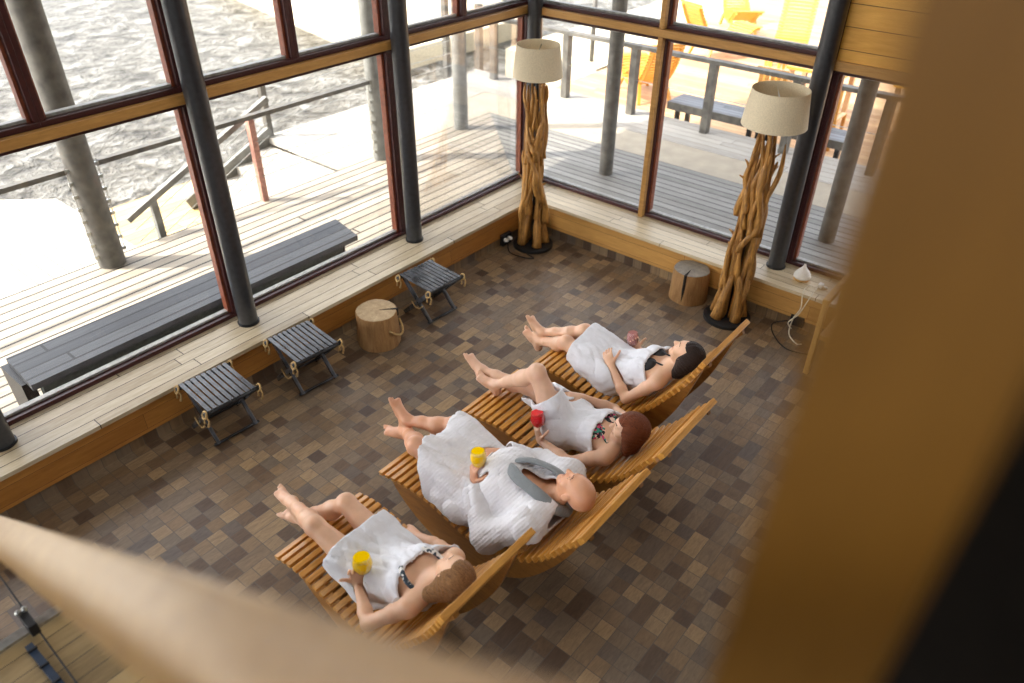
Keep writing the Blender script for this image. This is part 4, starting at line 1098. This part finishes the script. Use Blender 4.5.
def cl(child, T, J, HF, hs, o, loc):
    ax, lt, fr = J['ax'], J['lt'], J['fr']; sc = (V(J['sh_n'])+V(J['sh_f']))/2; hc = (V(J['hip_n'])+V(J['hip_f']))/2
    hn, hf, kn, kf = [V(J[k]) for k in ('hip_n','hip_f','kn_n','kn_f')]
    pr = [dict(p) for p in T['torso'][:-3]+T['leg_n'][:2]+T['leg_f'][:2]+T['torso'][-2:]]
    for f in (.05,.25,.45,.65,.8): pr.append(cone(hn.lerp(kn,f)-V((.02,0,.02)), hf.lerp(kf,f), .085-.02*f, .085-.02*f, .05))
    pr.append(cone(V((2.11,2.10,.43)), V((2.10,2.40,.47)), .035, .03, .06)); pr.append(cone(V((2.10,2.40,.47)), kn, .03, .05, .08))
    pr.append(cone(V((2.17,1.74,.50)), V((2.14,2.08,.43)), .05, .055, .06)); pr.append(cone(V(J['sh_n'])+ax*.01, sc+ax*.05, .055, .06, .04)); pr.append(cone(V(J['sh_f'])+ax*.01, sc+ax*.05, .055, .06, .04)); pr.append(cone(V((2.56,1.75,.53)), V((2.54,2.05,.46)), .05, .05, .06))
    rs = random.Random(5); dirs = []
    for i in range(7):
        d = lt*rs.uniform(.5,1.)*rs.choice([-1,1])+ax*rs.uniform(-.5,.5)+fr*rs.uniform(-.4,.4); k = rs.uniform(34, 90)
        dirs.append((d.x*k, d.y*k, d.z*k, rs.random()*6, rs.uniform(.3,1.)*50/k, rs.uniform(.8,2.2)))
    chest = sc+fr*.10-ax*.05
    r = cloth_shell(pr, .024, [((2.16,2.385,.66),(-.2,1,-.28)), (V(J['neck_top'])+ax*.03, ax-fr*.35)], .009, dirs,
                    open_over=T['hands'],
                    extra_sub=[cone(sc+fr*.12+ax*.10, hc.lerp(sc,.66)+fr*.17, .066, .010, .012), cone(V(J['neck_top']), sc+fr*.06+ax*.03, .066, .060, .01)])
    child('robe', r, M['robe'])
    for s_ in 'nf':
        sh, el, wr = V(J['sh_'+s_]), V(J['el_'+s_]), V(J['wr_'+s_]); d = (el-wr).normalized()
        dd = []
        for i in range(6):
            u_ = nrm(el-sh) if i % 2 else nrm(wr-el); k = rs.uniform(60, 120)
            dd.append((u_.x*k, u_.y*k, u_.z*k, rs.random()*6, rs.uniform(.4,1.)*60/k, 1.5))
        sp = [cone(sh, el, .066, .060, .04), cone(el, el.lerp(wr,.8), .060, .050, .04), cone(el.lerp(wr,.66), wr.lerp(el,-.05), .057, .056, .01)]
        r = cloth_shell(sp, .014, [(wr+d*.03, -d)], .006, dd); child('sleeve', r, M['robe'])
    tn = V(J['neck_top'])
    for q in (-1, 1):
        pts = [sc-fr*.06+ax*.11, sc+ax*.115+lt*q*.075+fr*.03, sc+fr*.125+ax*.05+lt*q*.095, hc.lerp(sc,.84)+fr*.185+lt*q*.078, hc.lerp(sc,.70)+fr*.204+lt*q*.05, hc.lerp(sc,.54)+fr*.200+lt*q*.018]
        F = Field(*bounds([cone(p, p, .03, .03) for p in pts]), .005)
        D = strap(None, '', pts, 0, None)
        for a, b in zip(D, D[1:]): F.add(cone(a, b, .031, .031, .006, nrm(fr*.8+lt*q*.5+ax*.2), .42))
        vs, fs = F.mesh(); child('collar', (relax(vs, fs, 1), fs), M['grey_collar'])
    # belt
    m_ = hc.lerp(sc,.22)
    pts = [m_+fr*(.135*math.sin(a))+lt*(.165*math.cos(a)) for a in [PI*i/10 for i in range(11)]]
    F = Field(*bounds([cone(p, p, .03, .03) for p in pts]), .005)
    for a, b in zip(pts, pts[1:]): F.add(cone(a, b, .012, .012, .01))
    kx = m_+fr*.142; 
    for e in ((-.05,.10,.0),(.04,.12,.02),(.0,.02,.02)): F.add(cone(kx, kx+lt*e[0]-ax*e[1]+fr*e[2]*.3, .012, .012, .01))
    vs, fs = F.mesh(); child('belt', (relax(vs, fs, 1), fs), M['robe'])
    # eyeglass-free bald head: a faint beard
person(J, dict(man=1, w=1.08, arm=1.1, leg=1.05, size=1.0, belly=.35, head=1.0), skm, 'bald man in a white waffle robe holding a yellow drink', cl)
drink((2.23,2.045,.765), (.0,.05,1), 'stemmed glass of yellow juice in the hand of the bald man', 'y', M['oj'])

# --- woman with a red drink
J = dict(head=(3.05,1.575,.685), face=(-.34,.85,.2), up=(.15,-.33,.9), neck_top=(3.055,1.60,.60), sh_n=(2.895,1.635,.535), sh_f=(3.24,1.67,.54),
  hip_n=(3.0,2.04,.45), hip_f=(3.17,2.04,.45), kn_n=(3.0,2.235,.815), kn_f=(3.15,2.41,.51), an_n=(3.03,2.60,.505), an_f=(3.09,2.775,.51),
  el_n=(2.79,1.82,.455), wr_n=(2.835,2.07,.455), el_f=(3.38,1.87,.46), wr_f=(3.255,2.05,.55),
  hand_n=dict(d=(.0,.35,.9), n=TOCAM*-.2+V((.5,-.4,.3)), t=(-.5,-.5,.2), curl=.7, thumb=1.), hand_f=dict(d=(-.5,.7,.1), n=(0,0,-1), t=(-.6,-.6,0), curl=.3),
  ft_n=((-.12,.8,.45),(0,-.5,.8)), ft_f=((.0,.6,.75),(0,-.75,.6)))
def cl(child, T, J, HF, hs, o, loc):
    ax, lt, fr = J['ax'], J['lt'], J['fr']; sc = (V(J['sh_n'])+V(J['sh_f']))/2; hc = (V(J['hip_n'])+V(J['hip_f']))/2
    towel(child, T, J, HF, hs, ((3.0,2.15,.67),(0,.62,.78)), (hc.lerp(sc,.84),ax+fr*.15), 9, seat=(.0,))
    Tn = HF[0]
    hair(child, J, HF, hs, M['hair_r'], [cone(Tn(0,-.05,.0), Tn(.0,-.06,-.13), .068, .05, .04), cone(Tn(.05,-.02,.0), Tn(.062,-.035,-.13), .04, .03, .03), cone(Tn(-.05,-.02,.0), Tn(-.062,-.035,-.13), .04, .03, .03)], face_cut=.042, top=.05, g=1.07)
    F = Field(*bounds([cone(sc, hc, .2, .2)]), .005)
    for q in (-1, 1): F.add(ell(hc.lerp(sc,.74)+fr*.070+lt*q*.064, (.064,.066,.046), frame(lt, ax, fr), .02))
    F.cut(hc.lerp(sc,.94), ax+lt*.2)
    vs, fs = F.mesh(); child('bikini_top', (relax(vs, fs, 1), fs), M['bik_f'])
    for q in (-1, 1): tubechild(o, loc, 'bikini_strap', [hc.lerp(sc,.86)+fr*.10+lt*q*.08, sc+fr*.064+lt*q*.105, sc+ax*.058+lt*q*.095, sc-fr*.055+ax*.03+lt*q*.07], .0075, M['bik_f'])
person(J, dict(bust=1, w=.95, arm=.95, leg=1., size=.95), sk2, 'auburn-haired woman in a white towel holding a red drink, knee raised', cl)
drink((2.85,2.105,.60), (.0,.15,1), 'stemmed glass of red drink held by the auburn-haired woman', 'r', M['red'])

# --- farthest woman
J = dict(head=(3.765,1.60,.825), face=(.08,.75,.65), up=(0,-.65,.76), neck_top=(3.76,1.655,.735), sh_n=(3.585,1.70,.65), sh_f=(3.935,1.73,.65),
  hip_n=(3.67,2.08,.465), hip_f=(3.84,2.08,.465), kn_n=(3.70,2.50,.54), kn_f=(3.86,2.45,.58), an_n=(3.76,2.79,.385), an_f=(3.79,2.79,.455),
  el_n=(3.525,1.87,.46), wr_n=(3.625,2.07,.585), el_f=(4.03,1.92,.49), wr_f=(3.965,2.07,.535),
  hand_n=dict(d=(.4,.6,.45), n=(.6,-.2,-.7), t=(.2,-.6,.7), curl=.45), hand_f=dict(d=(-.15,.35,.9), n=TOCAM, t=(.5,-.6,0), curl=.7, thumb=1.),
  ft_n=((.0,.72,.6),(0,-.6,.72)), ft_f=((.0,.5,.85),(0,-.85,.5)))
def cl(child, T, J, HF, hs, o, loc):
    ax, lt, fr = J['ax'], J['lt'], J['fr']; sc = (V(J['sh_n'])+V(J['sh_f']))/2; hc = (V(J['hip_n'])+V(J['hip_f']))/2
    towel(child, T, J, HF, hs, ((3.7,2.42,.55),(0,1,.15)), (hc.lerp(sc,.88),ax+fr*.15-lt*.1), 21)
    Tn = HF[0]
    hair(child, J, HF, hs, M['hair_d'], [cone(Tn(0,-.05,.0), Tn(-.03,-.085,-.12), .066, .04, .04), cone(Tn(-.05,-.04,.0), Tn(-.055,-.07,-.15), .04, .026, .03)])
    F = Field(*bounds([cone(sc, hc, .2, .2)]), .005)
    for q in (-1, 1): F.add(ell(hc.lerp(sc,.76)+fr*.070+lt*q*.062, (.064,.070,.046), frame(lt, ax, fr), .02))
    F.cut(hc.lerp(sc,.97), ax)
    vs, fs = F.mesh(); child('bikini_top', (relax(vs, fs, 1), fs), M['bik_k'])
    for q in (-1, 1): tubechild(o, loc, 'bikini_strap', [hc.lerp(sc,.88)+fr*.10+lt*q*.06, sc+fr*.064+lt*q*.06+ax*.02, V(J['neck_top'])-ax*.02+lt*q*.05-fr*.03], .006, M['bik_k'])
person(J, dict(bust=1, w=.95, arm=.93, leg=.97, size=.95), sk1, 'dark-haired woman in a white towel and black swimwear on the farthest lounger', cl)
drink((3.945,2.10,.625), (.0,.1,1), 'clear stemmed glass held by the dark-haired woman', 'c', M['pink'], r=.045)
# ---------------------------------------------------------------- light, sky, camera
w = bpy.data.worlds.new('sky'); S.world = w; w.use_nodes = True
nt = w.node_tree; bg = nt.nodes['Background']
sky = nt.nodes.new('ShaderNodeTexSky'); sky.sky_type = 'NISHITA'; sky.sun_disc = False
sky.sun_elevation = math.radians(47); sky.sun_rotation = math.radians(-45); sky.dust_density = 2.5; sky.air_density = 1.0
hs = nt.nodes.new('ShaderNodeHueSaturation'); hs.inputs['Saturation'].default_value = .25
nt.links.new(sky.outputs[0], hs.inputs['Color']); nt.links.new(hs.outputs[0], bg.inputs[0]); bg.inputs[1].default_value = .48
sd = bpy.data.lights.new('sun', 'SUN'); sd.energy = 4.6; sd.angle = math.radians(.6); sd.color = (1, .93, .82)
so = bpy.data.objects.new('sun', sd); COL.objects.link(so); so.location = (-5, 12, 9)
so.rotation_euler = V((.67, -.70, -1.0)).to_track_quat('-Z', 'Y').to_euler()
def area(loc, size, e, col, rot=(0,0,0)):  # added fill light under the ceiling, brightens the room, no fixture there
    l = bpy.data.lights.new('fill_light', 'AREA'); l.energy = e; l.color = col; l.shape = 'RECTANGLE'; l.size, l.size_y = size
    o = bpy.data.objects.new('fill_light', l); COL.objects.link(o); o.location = loc; o.rotation_euler = rot
area((2.8, 2.2, H-.05), (3.5, 3.0), 40, (1, .95, .86))
area((0, -1.0, H-.05), (2.5, 2.0), 8, (1, .86, .7))
cd = bpy.data.cameras.new('camera'); cam = bpy.data.objects.new('camera', cd); COL.objects.link(cam)
cd.lens = 751.4/1024*36; cd.sensor_width = 36; cd.clip_start = .02; cd.clip_end = 300
cam.location = (0, 0, 3.7)
R = Matrix.Rotation(math.radians(-50.877), 3, 'Z') @ Matrix.Rotation(math.radians(54.665), 3, 'X') @ Matrix.Rotation(math.radians(.581), 3, 'Z')
cam.rotation_euler = R.to_euler()
cd.dof.use_dof = True; cd.dof.focus_distance = 5.0; cd.dof.aperture_fstop = 1.35
S.camera = cam
vs_ = S.view_settings; vs_.view_transform = 'Standard'; vs_.look = 'None'; vs_.gamma = 1; vs_.use_curve_mapping = False
vs_.exposure = .85
